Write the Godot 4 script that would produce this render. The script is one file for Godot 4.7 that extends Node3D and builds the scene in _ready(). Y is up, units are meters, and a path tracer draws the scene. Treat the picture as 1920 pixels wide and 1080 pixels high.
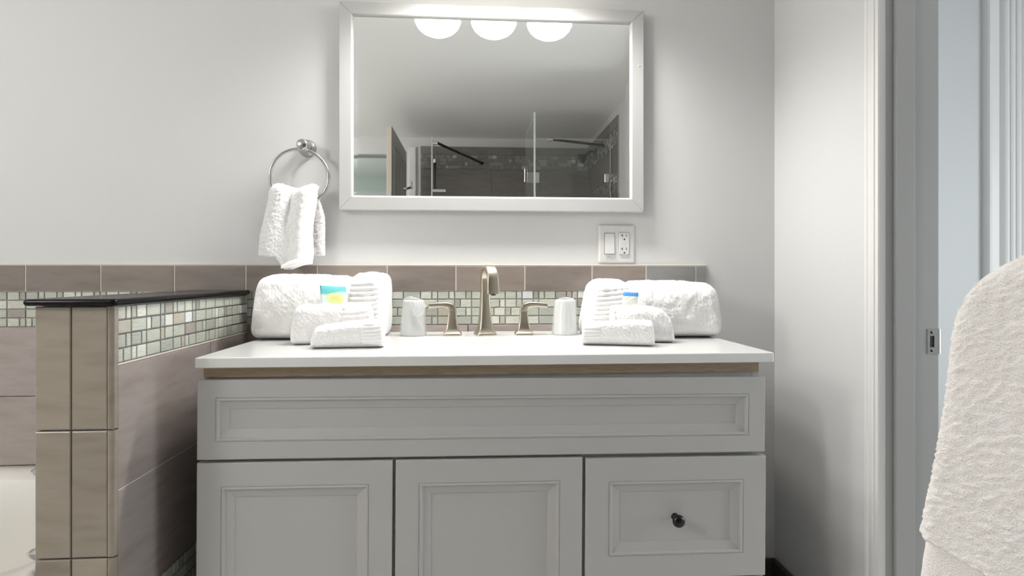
extends Node3D

# ---------------------------------------------------------------- settings
const CEIL := 2.18
const BACK_TILE := 0.012          # face of the wainscot tiles on the back wall
const FRONT := 2.98               # wall behind the camera
const RIGHT := 0.964              # face of the right wall
const PONY_X := -0.68             # right face of the half-height wall
const TOP := 0.875                # countertop height
var mat := {}
var mesh_cache := {}
var used := {}
var rng := RandomNumberGenerator.new()
var fine := FastNoiseLite.new()
var soft := FastNoiseLite.new()


func _ready() -> void:
	rng.seed = 71
	# ---- camera
	var cam := Camera3D.new()
	cam.name = "camera"
	cam.projection = Camera3D.PROJECTION_FRUSTUM
	cam.near = 0.05
	cam.far = 60.0
	cam.size = 2.0 * 0.05 * 540.0 / 1060.0
	cam.frustum_offset = Vector2(0, -0.05 * 25.0 / 1060.0)
	cam.position = Vector3(0, 1.05, 1.76)
	cam.rotation.y = deg_to_rad(-3.8)
	add_child(cam)
	cam.current = true
	# ---- world and exposure
	var we := WorldEnvironment.new()
	we.name = "environment"
	var e := Environment.new()
	e.background_mode = Environment.BG_COLOR
	e.background_color = Color(0.5, 0.55, 0.6)
	e.tonemap_mode = Environment.TONE_MAPPER_LINEAR
	e.tonemap_exposure = 1.03
	e.sdfgi_enabled = true
	e.ssao_enabled = true
	e.ssil_enabled = true
	we.environment = e
	add_child(we)
	# ---- area lights: ceiling lamp over the tub side, hall window, lamp of the next room
	var bowl := OmniLight3D.new()
	bowl.name = "tub_side_ceiling_light"
	bowl.position = Vector3(-1.98, 1.90, 1.76)
	bowl.light_size = 0.15
	bowl.light_color = Color(1.0, 0.99, 0.98)
	bowl.light_energy = 1.04
	bowl.omni_range = 12.0
	bowl.omni_attenuation = 2.0
	bowl.shadow_enabled = true
	add_child(bowl)
	area("hall_window_light", Vector3(2.66, 1.05, 0.95), Vector3(0, 90, 0), Vector2(0.84, 1.14), Color(0.97, 0.985, 1.0), 2.2)
	var next := OmniLight3D.new()
	next.name = "next_room_ceiling_light"
	next.position = Vector3(-1.9, 1.97, 3.55)
	next.light_size = 0.09
	next.light_color = Color(0.97, 1.0, 0.98)
	next.light_energy = 0.45
	next.omni_range = 8.0
	next.omni_attenuation = 2.0
	next.shadow_enabled = true
	add_child(next)

	fine.seed = 5
	fine.noise_type = FastNoiseLite.TYPE_SIMPLEX_SMOOTH
	fine.frequency = 1.0
	fine.fractal_type = FastNoiseLite.FRACTAL_NONE
	soft.seed = 11
	soft.noise_type = FastNoiseLite.TYPE_SIMPLEX_SMOOTH
	soft.frequency = 1.0
	soft.fractal_octaves = 3
	make_materials()
	build_shell()
	build_back_wainscot()
	build_partition()
	build_tub()
	build_vanity()
	build_countertop()
	build_mirror()
	build_vanity_light()
	build_door_opening()
	build_hall()
	build_shower()
	build_next_room()
	build_towel_ring()
	build_outlet()
	build_faucet()
	build_cups()
	build_folded_towels()
	build_soap()
	build_hanging_towel()


# ---------------------------------------------------------------- node helpers
func numbered(called: String, parent: Node) -> String:
	var key := str(parent.get_instance_id()) + called
	var n: int = used.get(key, 0)
	used[key] = n + 1
	return called if n == 0 else "%s_%03d" % [called, n]


func thing(called: String, label: String, category: String, at := Vector3.ZERO, group := "") -> Node3D:
	var o := Node3D.new()
	o.name = numbered(called, self)
	o.position = at
	add_child(o, true)
	o.set_meta("label", label)
	o.set_meta("category", category)
	if group:
		o.set_meta("group", group)
	return o


func structure(called: String, st: SurfaceTool, m: Material, label: String, category := "wall") -> MeshInstance3D:
	var o := put(called, done(st), m, self)
	o.set_meta("kind", "structure")
	o.set_meta("label", label)
	o.set_meta("category", category)
	return o


func put(called: String, me: Mesh, m: Material, parent: Node, at := Vector3.ZERO) -> MeshInstance3D:
	var o := MeshInstance3D.new()
	o.name = numbered(called, parent)
	o.mesh = me
	o.material_override = m
	o.position = at
	parent.add_child(o, true)
	return o


func area(called: String, at: Vector3, turn: Vector3, size: Vector2, c: Color, energy: float) -> void:
	var l := AreaLight3D.new()
	l.name = called
	l.position = at
	l.rotation_degrees = turn
	l.area_size = size
	l.area_normalize_energy = true
	l.light_color = c
	l.light_energy = energy
	l.area_range = 12.0
	l.shadow_enabled = true
	add_child(l)


# ---------------------------------------------------------------- shape helpers (faces given counter-clockwise from outside)
func tool_() -> SurfaceTool:
	var st := SurfaceTool.new()
	st.begin(Mesh.PRIMITIVE_TRIANGLES)
	st.set_smooth_group(-1)
	return st


func done(st: SurfaceTool) -> ArrayMesh:
	st.generate_normals()
	return st.commit()


func tri(st: SurfaceTool, a: Vector3, b: Vector3, c: Vector3) -> void:
	st.add_vertex(a)
	st.add_vertex(c)
	st.add_vertex(b)


func quad(st: SurfaceTool, a: Vector3, b: Vector3, c: Vector3, d: Vector3) -> void:
	tri(st, a, b, c)
	tri(st, a, c, d)


func uvquad(st: SurfaceTool, p: Array) -> void:
	var uv := [Vector2(0, 1), Vector2(1, 1), Vector2(1, 0), Vector2(0, 0)]
	for i in [0, 2, 1, 0, 3, 2]:
		st.set_uv(uv[i])
		st.add_vertex(p[i])


func box(st: SurfaceTool, lo: Vector3, hi: Vector3, bevel := 0.0) -> void:
	var c := (lo + hi) / 2.0
	var h := (hi - lo) / 2.0
	var b := minf(bevel, minf(h.x, minf(h.y, h.z)) * 0.95)
	var ax := [Vector3.RIGHT, Vector3.UP, Vector3.BACK]
	var hs := [h.x, h.y, h.z]
	for i in 3:
		var j := (i + 1) % 3
		var k := (i + 2) % 3
		for s: float in [-1.0, 1.0]:
			var n: Vector3 = ax[i] * s
			var u: Vector3 = ax[j] * s
			var v: Vector3 = ax[k]
			var o: Vector3 = c + n * hs[i]
			var uu: float = hs[j] - b
			var vv: float = hs[k] - b
			quad(st, o - u * uu - v * vv, o + u * uu - v * vv, o + u * uu + v * vv, o - u * uu + v * vv)
			if b > 0.0:
				# chamfer between face +-i and face +-j
				for t: float in [-1.0, 1.0]:
					var m: Vector3 = ax[j] * t
					var w: Vector3 = ax[k]
					var p: Vector3 = c + n * hs[i] + m * (hs[j] - b)
					var q: Vector3 = c + n * (hs[i] - b) + m * hs[j]
					if s * t > 0:
						quad(st, p - w * vv, q - w * vv, q + w * vv, p + w * vv)
					else:
						quad(st, q - w * vv, p - w * vv, p + w * vv, q + w * vv)
	if b > 0.0:
		for sx: float in [-1.0, 1.0]:
			for sy: float in [-1.0, 1.0]:
				for sz: float in [-1.0, 1.0]:
					var s3 := Vector3(sx, sy, sz)
					var pa := c + s3 * Vector3(h.x, h.y - b, h.z - b)
					var pb := c + s3 * Vector3(h.x - b, h.y, h.z - b)
					var pc := c + s3 * Vector3(h.x - b, h.y - b, h.z)
					if sx * sy * sz > 0:
						tri(st, pa, pb, pc)
					else:
						tri(st, pa, pc, pb)


func box_mesh(lo: Vector3, hi: Vector3, bevel := 0.0) -> ArrayMesh:
	var st := tool_()
	box(st, lo, hi, bevel)
	return done(st)


# loops run counter-clockwise about the direction in which they follow one another
func loft(st: SurfaceTool, loops: Array, cap0 := true, cap1 := true, smooth := true, closed := false) -> void:
	st.set_smooth_group(0 if smooth else -1)
	var n: int = loops[0].size()
	for k in loops.size() - (0 if closed else 1):
		var a: PackedVector3Array = loops[k]
		var b: PackedVector3Array = loops[(k + 1) % loops.size()]
		for i in n:
			var j := (i + 1) % n
			quad(st, a[i], a[j], b[j], b[i])
	st.set_smooth_group(-1)
	if closed:
		return
	if cap0:
		cap(st, loops[0], true)
	if cap1:
		cap(st, loops[-1], false)


func cap(st: SurfaceTool, loop: PackedVector3Array, flip: bool) -> void:
	var c := Vector3.ZERO
	for p in loop:
		c += p
	c /= loop.size()
	for i in loop.size():
		var j := (i + 1) % loop.size()
		if flip:
			tri(st, c, loop[j], loop[i])
		else:
			tri(st, c, loop[i], loop[j])


func ring_at(c: Vector3, u: Vector3, v: Vector3, n: int) -> PackedVector3Array:
	var r := PackedVector3Array()
	for i in n:
		var a := TAU * i / n
		r.append(c + u * cos(a) + v * sin(a))
	return r


# profile of (radius, height) about an axis
func lathe(st: SurfaceTool, profile: Array, n := 32, base := Vector3.ZERO, axis := Vector3.UP, smooth := true) -> void:
	var u := axis.cross(Vector3.RIGHT if absf(axis.x) < 0.9 else Vector3.UP).normalized()
	var v := axis.cross(u).normalized()
	var loops := []
	for p: Vector2 in profile:
		loops.append(ring_at(base + axis * p.y, u * maxf(p.x, 0.00005), v * maxf(p.x, 0.00005), n))
	loft(st, loops, true, true, smooth)


func tube(st: SurfaceTool, path: Array, radius: Array, n := 14, closed := false) -> void:
	var loops := []
	var u := Vector3.ZERO
	for k in path.size():
		var before: Vector3 = path[posmod(k - 1, path.size())] if closed or k > 0 else path[k]
		var after: Vector3 = path[(k + 1) % path.size()] if closed or k < path.size() - 1 else path[k]
		var d := (after - before).normalized()
		if u == Vector3.ZERO:
			u = d.cross(Vector3.UP if absf(d.y) < 0.9 else Vector3.RIGHT).normalized()
		else:
			u = (u - d * u.dot(d)).normalized()
		var r: float = radius[mini(k, radius.size() - 1)]
		loops.append(ring_at(path[k], u * r, d.cross(u) * r, n))
	loft(st, loops, true, true, true, closed)


# rounded rectangle in the plane of u and v
func rrect(x0: float, y0: float, x1: float, y1: float, r: float, n := 4) -> PackedVector2Array:
	var p := PackedVector2Array()
	for c: Array in [[x1 - r, y0 + r, -90], [x1 - r, y1 - r, 0], [x0 + r, y1 - r, 90], [x0 + r, y0 + r, 180]]:
		for i in n + 1:
			var a := deg_to_rad(c[2] + 90.0 * i / n)
			p.append(Vector2(c[0] + r * cos(a), c[1] + r * sin(a)))
	return p


func lift(p: PackedVector2Array, z: float, how := Transform3D()) -> PackedVector3Array:
	var r := PackedVector3Array()
	for q in p:
		r.append(how * Vector3(q.x, q.y, z))
	return r


# a moulded slab: rectangles inset step by step, each (inset, height)
func moulded(st: SurfaceTool, x0: float, y0: float, x1: float, y1: float, steps: Array, how := Transform3D()) -> void:
	var loops := []
	for s: Vector2 in steps:
		loops.append(lift(PackedVector2Array([Vector2(x0 + s.x, y0 + s.x), Vector2(x1 - s.x, y0 + s.x), Vector2(x1 - s.x, y1 - s.x), Vector2(x0 + s.x, y1 - s.x)]), s.y, how))
	loft(st, loops, true, true, false)


# a straight moulding: a profile extruded between two planes whose ends may be mitred
func moulding(st: SurfaceTool, a: PackedVector3Array, b: PackedVector3Array) -> void:
	loft(st, [a, b], true, true, false)


# ---------------------------------------------------------------- materials
func noise_tex(freq: float, ramp: Array, seed_ := 1, octaves := 4, size := 512, kind := FastNoiseLite.TYPE_SIMPLEX_SMOOTH) -> NoiseTexture2D:
	var n := FastNoiseLite.new()
	n.seed = seed_
	n.frequency = freq
	n.noise_type = kind
	n.fractal_octaves = octaves
	var t := NoiseTexture2D.new()
	t.width = size
	t.height = size
	t.seamless = true
	t.noise = n
	if ramp:
		var g := Gradient.new()
		var offs := PackedFloat32Array()
		var cols := PackedColorArray()
		for i in ramp.size():
			offs.append(float(i) / (ramp.size() - 1))
			cols.append(ramp[i])
		g.offsets = offs
		g.colors = cols
		t.color_ramp = g
	return t


func plain(name_: String, c: Color, rough := 0.5, metal := 0.0) -> StandardMaterial3D:
	var m := StandardMaterial3D.new()
	m.resource_name = name_
	m.albedo_color = c
	m.roughness = rough
	m.metallic = metal
	mat[name_] = m
	return m


func tri_map(m: StandardMaterial3D, tex: Texture2D, scale: Vector3, world := true, offset := Vector3.ZERO) -> void:
	m.albedo_texture = tex
	m.uv1_triplanar = true
	m.uv1_world_triplanar = world
	m.uv1_scale = scale
	m.uv1_offset = offset


func make_materials() -> void:
	var wall := plain("wall_paint", Color(0.81, 0.81, 0.808), 0.62)
	wall.heightmap_enabled = true
	wall.heightmap_texture = noise_tex(0.02, [], 3, 3)
	wall.heightmap_scale = 0.02
	wall.uv1_triplanar = true
	wall.uv1_world_triplanar = true
	wall.uv1_scale = Vector3(3, 3, 3)
	plain("ceiling_paint", Color(0.96, 0.96, 0.955), 0.9)
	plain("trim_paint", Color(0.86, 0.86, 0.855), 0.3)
	plain("shaded_jamb_paint", Color(0.64, 0.64, 0.635), 0.35)  # same paint as the trim, darkened: the jambs' shade is in this colour
	plain("hall_paint", Color(0.775, 0.785, 0.785), 0.6)
	plain("green_paint", Color(0.735, 0.765, 0.745), 0.7)
	plain("floor_tile", Color(0.84, 0.83, 0.81), 0.4)  # unseen floor, made pale so that it bounces light upwards
	plain("base_tile", Color(0.27, 0.235, 0.22), 0.25)
	plain("grout", Color(0.62, 0.60, 0.575), 0.85)
	plain("dark_grout", Color(0.645, 0.635, 0.62), 0.85)
	plain("pale_grout", Color(0.80, 0.78, 0.74), 0.8)
	# porcelain tiles, soft streaks
	var streak := noise_tex(0.006, [Color(0.91, 0.90, 0.885), Color(0.97, 0.965, 0.955), Color(1, 1, 1), Color(0.94, 0.93, 0.92)], 21, 5)
	var tones := {"mauve": Color(0.645, 0.607, 0.594), "brown": Color(0.53, 0.494, 0.47), "taupe": Color(0.61, 0.573, 0.525), "grey": Color(0.56, 0.56, 0.555), "shower": Color(0.51, 0.49, 0.475)}  # grey: wainscot tile tone with the hall light's reflection painted in
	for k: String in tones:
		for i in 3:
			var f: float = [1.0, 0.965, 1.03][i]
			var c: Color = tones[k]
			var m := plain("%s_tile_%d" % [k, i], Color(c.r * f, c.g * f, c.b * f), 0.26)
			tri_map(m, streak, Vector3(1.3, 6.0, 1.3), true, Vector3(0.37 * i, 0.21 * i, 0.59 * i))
	# glass mosaic
	var stripes := noise_tex(0.012, [Color(0.84, 0.86, 0.84), Color(1, 1, 1), Color(0.9, 0.92, 0.9)], 8, 3)
	var glass_tones := [Color(0.745, 0.755, 0.715), Color(0.80, 0.805, 0.76), Color(0.69, 0.70, 0.67), Color(0.84, 0.845, 0.815), Color(0.65, 0.625, 0.60), Color(0.72, 0.70, 0.65), Color(0.88, 0.885, 0.90)]
	for i in glass_tones.size():
		var m := plain("mosaic_%d" % i, glass_tones[i], 0.12 if i < 4 else 0.3)
		tri_map(m, stripes, Vector3(4, 38, 4), true, Vector3(0, 0.31 * i, 0))
	plain("mosaic_smoke", Color(0.53, 0.53, 0.51), 0.15)
	var black := plain("black_stone", Color(0.02, 0.02, 0.021), 0.22)
	black.metallic_specular = 0.3
	plain("cabinet_paint", Color(0.715, 0.712, 0.705), 0.42)
	plain("cabinet_inside", Color(0.10, 0.10, 0.10), 0.9)
	var wood := plain("raw_wood", Color(0.62, 0.55, 0.465), 0.75)
	tri_map(wood, noise_tex(0.02, [Color(0.8, 0.78, 0.75), Color(1, 1, 1), Color(0.88, 0.86, 0.83)], 4, 4), Vector3(1.2, 14, 14))
	var marble := plain("counter_white", Color(0.875, 0.875, 0.87), 0.13)
	marble.clearcoat_enabled = true
	marble.clearcoat = 0.4
	plain("tub_white", Color(0.91, 0.90, 0.875), 0.06)
	plain("black_metal", Color(0.02, 0.02, 0.02), 0.28)
	plain("nickel", Color(0.80, 0.765, 0.705), 0.28, 1.0)
	plain("chrome", Color(0.86, 0.86, 0.86), 0.08, 1.0)
	plain("steel", Color(0.72, 0.715, 0.705), 0.25, 1.0)
	plain("dark_chrome", Color(0.30, 0.30, 0.29), 0.2, 1.0)
	plain("brass", Color(0.72, 0.60, 0.36), 0.3, 1.0)
	plain("mirror", Color(0.95, 0.955, 0.95), 0.0, 1.0)
	plain("frame_white", Color(0.72, 0.72, 0.715), 0.32)
	plain("plastic_white", Color(0.81, 0.81, 0.805), 0.3)
	plain("plastic_dark", Color(0.03, 0.03, 0.03), 0.6)
	plain("door_grey", Color(0.62, 0.615, 0.60), 0.4)
	plain("door_edge", Color(0.87, 0.83, 0.78), 0.5)
	var glass := plain("shower_glass", Color(0.9, 0.95, 0.93, 0.06), 0.0)
	glass.transparency = BaseMaterial3D.TRANSPARENCY_ALPHA
	plain("glass_edge", Color(0.86, 0.90, 0.88), 0.2)
	var film := plain("clear_film", Color(0.95, 0.96, 0.96, 0.22), 0.27)
	film.transparency = BaseMaterial3D.TRANSPARENCY_ALPHA
	var cup := plain("cup_plastic", Color(0.80, 0.81, 0.805), 0.2)
	cup.backlight_enabled = true
	cup.backlight = Color(0.5, 0.5, 0.5)
	# cotton terry
	var loops := noise_tex(0.09, [], 31, 2, 512)
	for k: String in ["terry", "terry_grey"]:
		var m := plain(k, Color(0.945, 0.942, 0.938) if k == "terry" else Color(0.925, 0.91, 0.90), 1.0)
		m.rim_enabled = true
		m.rim = 0.25
		m.rim_tint = 0.5
		m.heightmap_enabled = true
		m.heightmap_texture = loops
		m.heightmap_scale = 0.07
		m.uv1_triplanar = true
		m.uv1_scale = Vector3(12, 16, 12)
	var sh := plain("lamp_shade_glow", Color(0.95, 0.95, 0.93), 0.4)
	sh.emission_enabled = true
	sh.emission = Color(1.0, 0.985, 0.95)
	sh.emission_energy_multiplier = 2.0
	var win := plain("window_glow", Color(0.9, 0.9, 0.9), 0.5)
	win.emission_enabled = true
	win.emission = Color(0.9, 0.96, 1.0)
	win.emission_energy_multiplier = 1.2


func tone(k: String) -> Material:
	return mat["%s_tile_%d" % [k, rng.randi() % 3]]


# ---------------------------------------------------------------- room shell
func build_shell() -> void:
	var st := tool_()
	box(st, Vector3(-2.47, -0.1, -0.12), Vector3(RIGHT, CEIL, 0.0))
	structure("wall_back", st, mat.wall_paint, "pale grey painted wall behind the vanity with tiled lower band")
	st = tool_()
	box(st, Vector3(-2.47, -0.1, 0.0), Vector3(-2.35, CEIL, 3.1))
	structure("wall_left", st, mat.wall_paint, "pale grey painted wall at the far end of the bathtub")
	st = tool_()
	box(st, Vector3(RIGHT, -0.1, -0.42), Vector3(1.096, CEIL, 0.474))
	box(st, Vector3(RIGHT, 2.05, 0.474), Vector3(1.096, CEIL, 1.31))
	box(st, Vector3(RIGHT, -0.1, 1.31), Vector3(1.096, CEIL, 3.1))
	structure("wall_right", st, mat.wall_paint, "pale painted side wall between the vanity and the doorway")
	st = tool_()
	box(st, Vector3(-2.35, -0.1, FRONT), Vector3(-1.35, CEIL, FRONT + 0.12))
	box(st, Vector3(-1.35, 2.04, FRONT), Vector3(-0.56, CEIL, FRONT + 0.12))
	box(st, Vector3(-0.56, -0.1, FRONT), Vector3(RIGHT, CEIL, FRONT + 0.12))
	structure("wall_front", st, mat.wall_paint, "pale painted wall seen in the mirror around the shower")
	st = tool_()
	box(st, Vector3(-2.5, CEIL, -0.45), Vector3(3.0, CEIL + 0.12, 5.3))
	structure("ceiling", st, mat.ceiling_paint, "plain grey white ceiling reflected in the mirror", "ceiling")
	st = tool_()
	box(st, Vector3(-2.5, -0.22, -0.45), Vector3(3.0, -0.1, 5.3))
	box(st, Vector3(-2.35, -0.1, 0.0), Vector3(RIGHT, 0.0, FRONT))
	box(st, Vector3(RIGHT, -0.1, 0.474), Vector3(1.096, 0.0, 1.31))
	box(st, Vector3(1.096, -0.1, -0.3), Vector3(2.7, 0.0, 2.2))
	box(st, Vector3(-2.2, -0.1, 3.1), Vector3(-0.3, 0.0, 4.9))
	box(st, Vector3(-1.35, -0.1, FRONT), Vector3(-0.56, 0.0, 3.1))
	structure("floor", st, mat.floor_tile, "pale tiled floor below the vanity, lightened to bounce light upwards", "floor")
	st = tool_()
	box(st, Vector3(0.66, 0.0, 0.0), Vector3(RIGHT, 0.14, 0.014), 0.003)
	structure("baseboard_back", st, mat.base_tile, "dark brown tile baseboard right of the vanity on the back wall", "baseboard")
	st = tool_()
	box(st, Vector3(RIGHT - 0.014, 0.0, 0.015), Vector3(RIGHT, 0.14, 0.434), 0.003)
	structure("baseboard_right", st, mat.base_tile, "dark brown tile baseboard along the wall beside the doorway", "baseboard")


# ---------------------------------------------------------------- tiles
# a tile lies in the x-y plane of its own axes, its face towards +z
func tile(parent: Node, called: String, w: float, h: float, t: float, bevel: float, m: Material, how: Transform3D) -> void:
	var key := "%d_%d_%d" % [roundi(w * 4000), roundi(h * 4000), roundi(t * 4000)]
	if not mesh_cache.has(key):
		var st := tool_()
		moulded(st, -w / 2, -h / 2, w / 2, h / 2, [Vector2(0, 0), Vector2(0, t - bevel), Vector2(bevel * 0.35, t - bevel * 0.35), Vector2(bevel, t)])
		mesh_cache[key] = done(st)
	var o := put(called, mesh_cache[key], m, parent)
	o.transform = how


func facing(at: Vector3, side: String) -> Transform3D:
	var b := Basis()
	if side == "x":
		b = Basis(Vector3.UP, PI / 2)
	elif side == "-x":
		b = Basis(Vector3.UP, -PI / 2)
	elif side == "-z":
		b = Basis(Vector3.UP, PI)
	return Transform3D(b, at)


func mosaic_tone() -> Material:
	var r := rng.randf()
	var k := 0 if r < 0.34 else 1 if r < 0.56 else 2 if r < 0.70 else 3 if r < 0.80 else 4 if r < 0.87 else 5 if r < 0.95 else 6
	return mat["mosaic_%d" % k]


# modules of one long piece, or of a short and a middling one; at(s, y) says where
func mosaic(parent: Node, s0: float, s1: float, y0: float, y1: float, side: String, face: float, stuff := false) -> void:
	var rows := 4
	var ph := (y1 - y0) / rows
	var pw := 0.0522
	var g := 0.0034
	var tools := [tool_(), tool_(), tool_()] if stuff else []
	for r in rows:
		var n := ceili((s1 - s0) / pw)
		for k in n:
			var a := s0 + k * pw
			var b := minf(a + pw, s1)
			var cuts := [[a, b]]
			var pick := rng.randf()
			var short := 0.0175
			if b - a > 0.04:
				if pick < 0.3:
					cuts = [[a, a + short], [a + short, b]]
				elif pick < 0.6:
					cuts = [[a, b - short], [b - short, b]]
			for c: Array in cuts:
				var w: float = c[1] - c[0] - g
				if w < 0.006:
					continue
				var mid: float = (c[0] + c[1]) / 2
				var y := y0 + (r + 0.5) * ph
				var at := Vector3(mid, y, face) if side.ends_with("z") else Vector3(face, y, mid)
				var t := 0.0048 + rng.randf() * 0.0012
				if stuff:
					var luck := rng.randf()
					var st: SurfaceTool = tools[0 if luck < 0.62 else 1 if luck < 0.94 else 2]
					if side == "-z":
						box(st, at - Vector3(w / 2, ph / 2 - g / 2, t), at + Vector3(w / 2, ph / 2 - g / 2, 0))
					else:
						box(st, at - Vector3(t, ph / 2 - g / 2, w / 2), at + Vector3(0, ph / 2 - g / 2, w / 2))
				else:
					tile(parent, "mosaic_tile", w, ph - g, 0.005, 0.0012, mosaic_tone(), facing(at, side))
	if stuff:
		for k in 3:
			var o := put("mosaic_band", done(tools[k]), [mat.mosaic_smoke, mat.mosaic_4, mat.mosaic_3][k], parent)
			o.set_meta("kind", "stuff")


func build_back_wainscot() -> void:
	var wall := get_node("wall_back")
	put("grout_bed", box_mesh(Vector3(-2.35, 0.0, 0.0), Vector3(0.7335, 1.0005, 0.0065)), mat.dark_grout, wall)
	put("grout_bed", box_mesh(Vector3(-2.35, 1.0006, 0.0), Vector3(0.7335, 1.0785, 0.0105)), mat.pale_grout, wall)
	# light caulk line along the top
	put("caulk_line", box_mesh(Vector3(-2.35, 1.0785, 0.0), Vector3(0.735, 1.0815, 0.011), 0.001), mat.pale_grout, wall)
	# top row of small tiles
	var xs := [-2.35, -2.157, -1.946, -1.735, -1.524, -1.314, -1.103, -0.893, -0.686, -0.475, -0.266, -0.057, 0.156, 0.367, 0.539, 0.699, 0.7345]
	for i in xs.size() - 1:
		var kind := "grey" if i >= xs.size() - 3 else "brown"  # last tiles greyed: cool hall light put into their colour
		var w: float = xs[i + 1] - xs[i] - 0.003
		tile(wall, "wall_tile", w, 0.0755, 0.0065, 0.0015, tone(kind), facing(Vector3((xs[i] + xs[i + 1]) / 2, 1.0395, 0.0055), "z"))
	# mosaic
	mosaic(wall, -1.575, 0.73, 0.8965, 1.0005, "z", 0.0055)
	mosaic_far(wall)
	# large tiles below
	for r in 4:
		var y1 := 0.8945 - r * 0.2025
		var y0 := maxf(y1 - 0.2, 0.0)
		var x := -2.35
		while x < 0.73:
			var x1 := minf(x + 0.4 if x > -2.2 else -2.02, 0.7345)
			if x1 - x > 0.02:
				tile(wall, "wall_tile", x1 - x - 0.003, y1 - y0, 0.0065, 0.0015, tone("mauve"), facing(Vector3((x + x1) / 2, (y0 + y1) / 2, 0.0055), "z"))
			x = x1


func mosaic_far(wall: Node) -> void:
	var st := tool_()
	for r in 4:
		for k in 15:
			var x := -2.345 + k * 0.0517
			box(st, Vector3(x, 0.898 + r * 0.026, 0.005), Vector3(x + 0.049, 0.9212 + r * 0.026, 0.0105))
	var o := put("mosaic_band", done(st), mat.mosaic_0, wall)
	o.set_meta("kind", "stuff")


func build_partition() -> void:
	var st := tool_()
	box(st, Vector3(-0.816, 0.0, 0.0125), Vector3(PONY_X - 0.007, 0.990, 0.635))
	var wall := structure("wall_partition", st, mat.dark_grout, "half height tiled wall between bathtub and vanity, black stone on top")
	# end face: two columns of upright tiles and a rounded edge strip
	var rows := [[0.7575, 0.9895], [0.5155, 0.7545], [0.2735, 0.5125], [0.002, 0.2705]]
	for r: Array in rows:
		var h: float = r[1] - r[0]
		var y: float = (r[0] + r[1]) / 2
		tile(wall, "end_tile", 0.0635, h, 0.0075, 0.002, tone("taupe"), facing(Vector3(-0.7915, y, 0.6345), "z"))
		tile(wall, "end_tile", 0.0645, h, 0.0075, 0.002, tone("taupe"), facing(Vector3(-0.7255, y, 0.6345), "z"))
		var b := tool_()
		var loops := []
		for k in 2:
			var yy: float = r[k]
			var lp := PackedVector3Array([Vector3(-0.692, yy, 0.6345), Vector3(PONY_X - 0.007, yy, 0.6345)])
			lp = PackedVector3Array([Vector3(-0.6925, yy, 0.630), Vector3(-0.6925, yy, 0.6418)])
			for q in 7:
				var a := PI / 2 - PI / 2 * q / 6
				lp.append(Vector3(PONY_X - 0.010 + 0.010 * cos(a), yy, 0.632 + 0.0098 * sin(a)))
			lp.append(Vector3(PONY_X, yy, 0.630))
			loops.append(lp)
		loft(b, loops, true, true, true)
		put("edge_strip", done(b), tone("taupe"), wall)
	# face towards the vanity: mosaic, large tiles, mosaic again
	var f := PONY_X - 0.0065
	put("grout_line", box_mesh(Vector3(PONY_X - 0.008, 0.8765, 0.0125), Vector3(PONY_X + 0.0005, 0.8795, 0.632)), mat.pale_grout, wall)
	mosaic(wall, 0.0125, 0.630, 0.880, 0.990, "x", f + 0.0005)
	mosaic(wall, 0.0125, 0.630, 0.2840, 0.3950, "x", f + 0.0005)
	for r: Array in [[0.6385, 0.8755], [0.3975, 0.6355], [0.045, 0.281]]:
		for c: Array in [[0.0125, 0.2485], [0.2515, 0.6295]]:
			tile(wall, "wall_tile", c[1] - c[0], r[1] - r[0], 0.0065, 0.0015, tone("mauve"), facing(Vector3(f, (r[0] + r[1]) / 2, (c[0] + c[1]) / 2), "x"))
	put("grout_line", box_mesh(Vector3(PONY_X - 0.008, 0.6358, 0.0125), Vector3(PONY_X - 0.0006, 0.6382, 0.632)), mat.pale_grout, wall)
	# face towards the tub
	for r: Array in [[0.693, 0.988], [0.51, 0.690]]:
		for c: Array in [[0.0125, 0.3185], [0.3215, 0.632]]:
			tile(wall, "wall_tile", c[1] - c[0], r[1] - r[0], 0.0065, 0.0015, tone("mauve"), facing(Vector3(-0.8155, (r[0] + r[1]) / 2, (c[0] + c[1]) / 2), "-x"))
	# black stone cap with rounded edges
	var cp := tool_()
	var sec := PackedVector2Array()
	var loops := []
	for s: Array in [[0.0065, 0.0], [0.002, 0.0015], [0.0, 0.0055], [0.0, 0.0075], [0.002, 0.0115], [0.0065, 0.013]]:
		sec = rrect(-0.838 + s[0], 0.0128 + s[0], -0.670 - s[0], 0.657 - s[0], 0.010 - s[0], 5)
		var lp := PackedVector3Array()
		for q in sec:
			lp.append(Vector3(q.x, 0.9915 + s[1], q.y))
		lp.reverse()
		loops.append(lp)
	loft(cp, loops)
	put("capstone", done(cp), mat.black_stone, wall).set_meta("label", "polished black stone slab")


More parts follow.
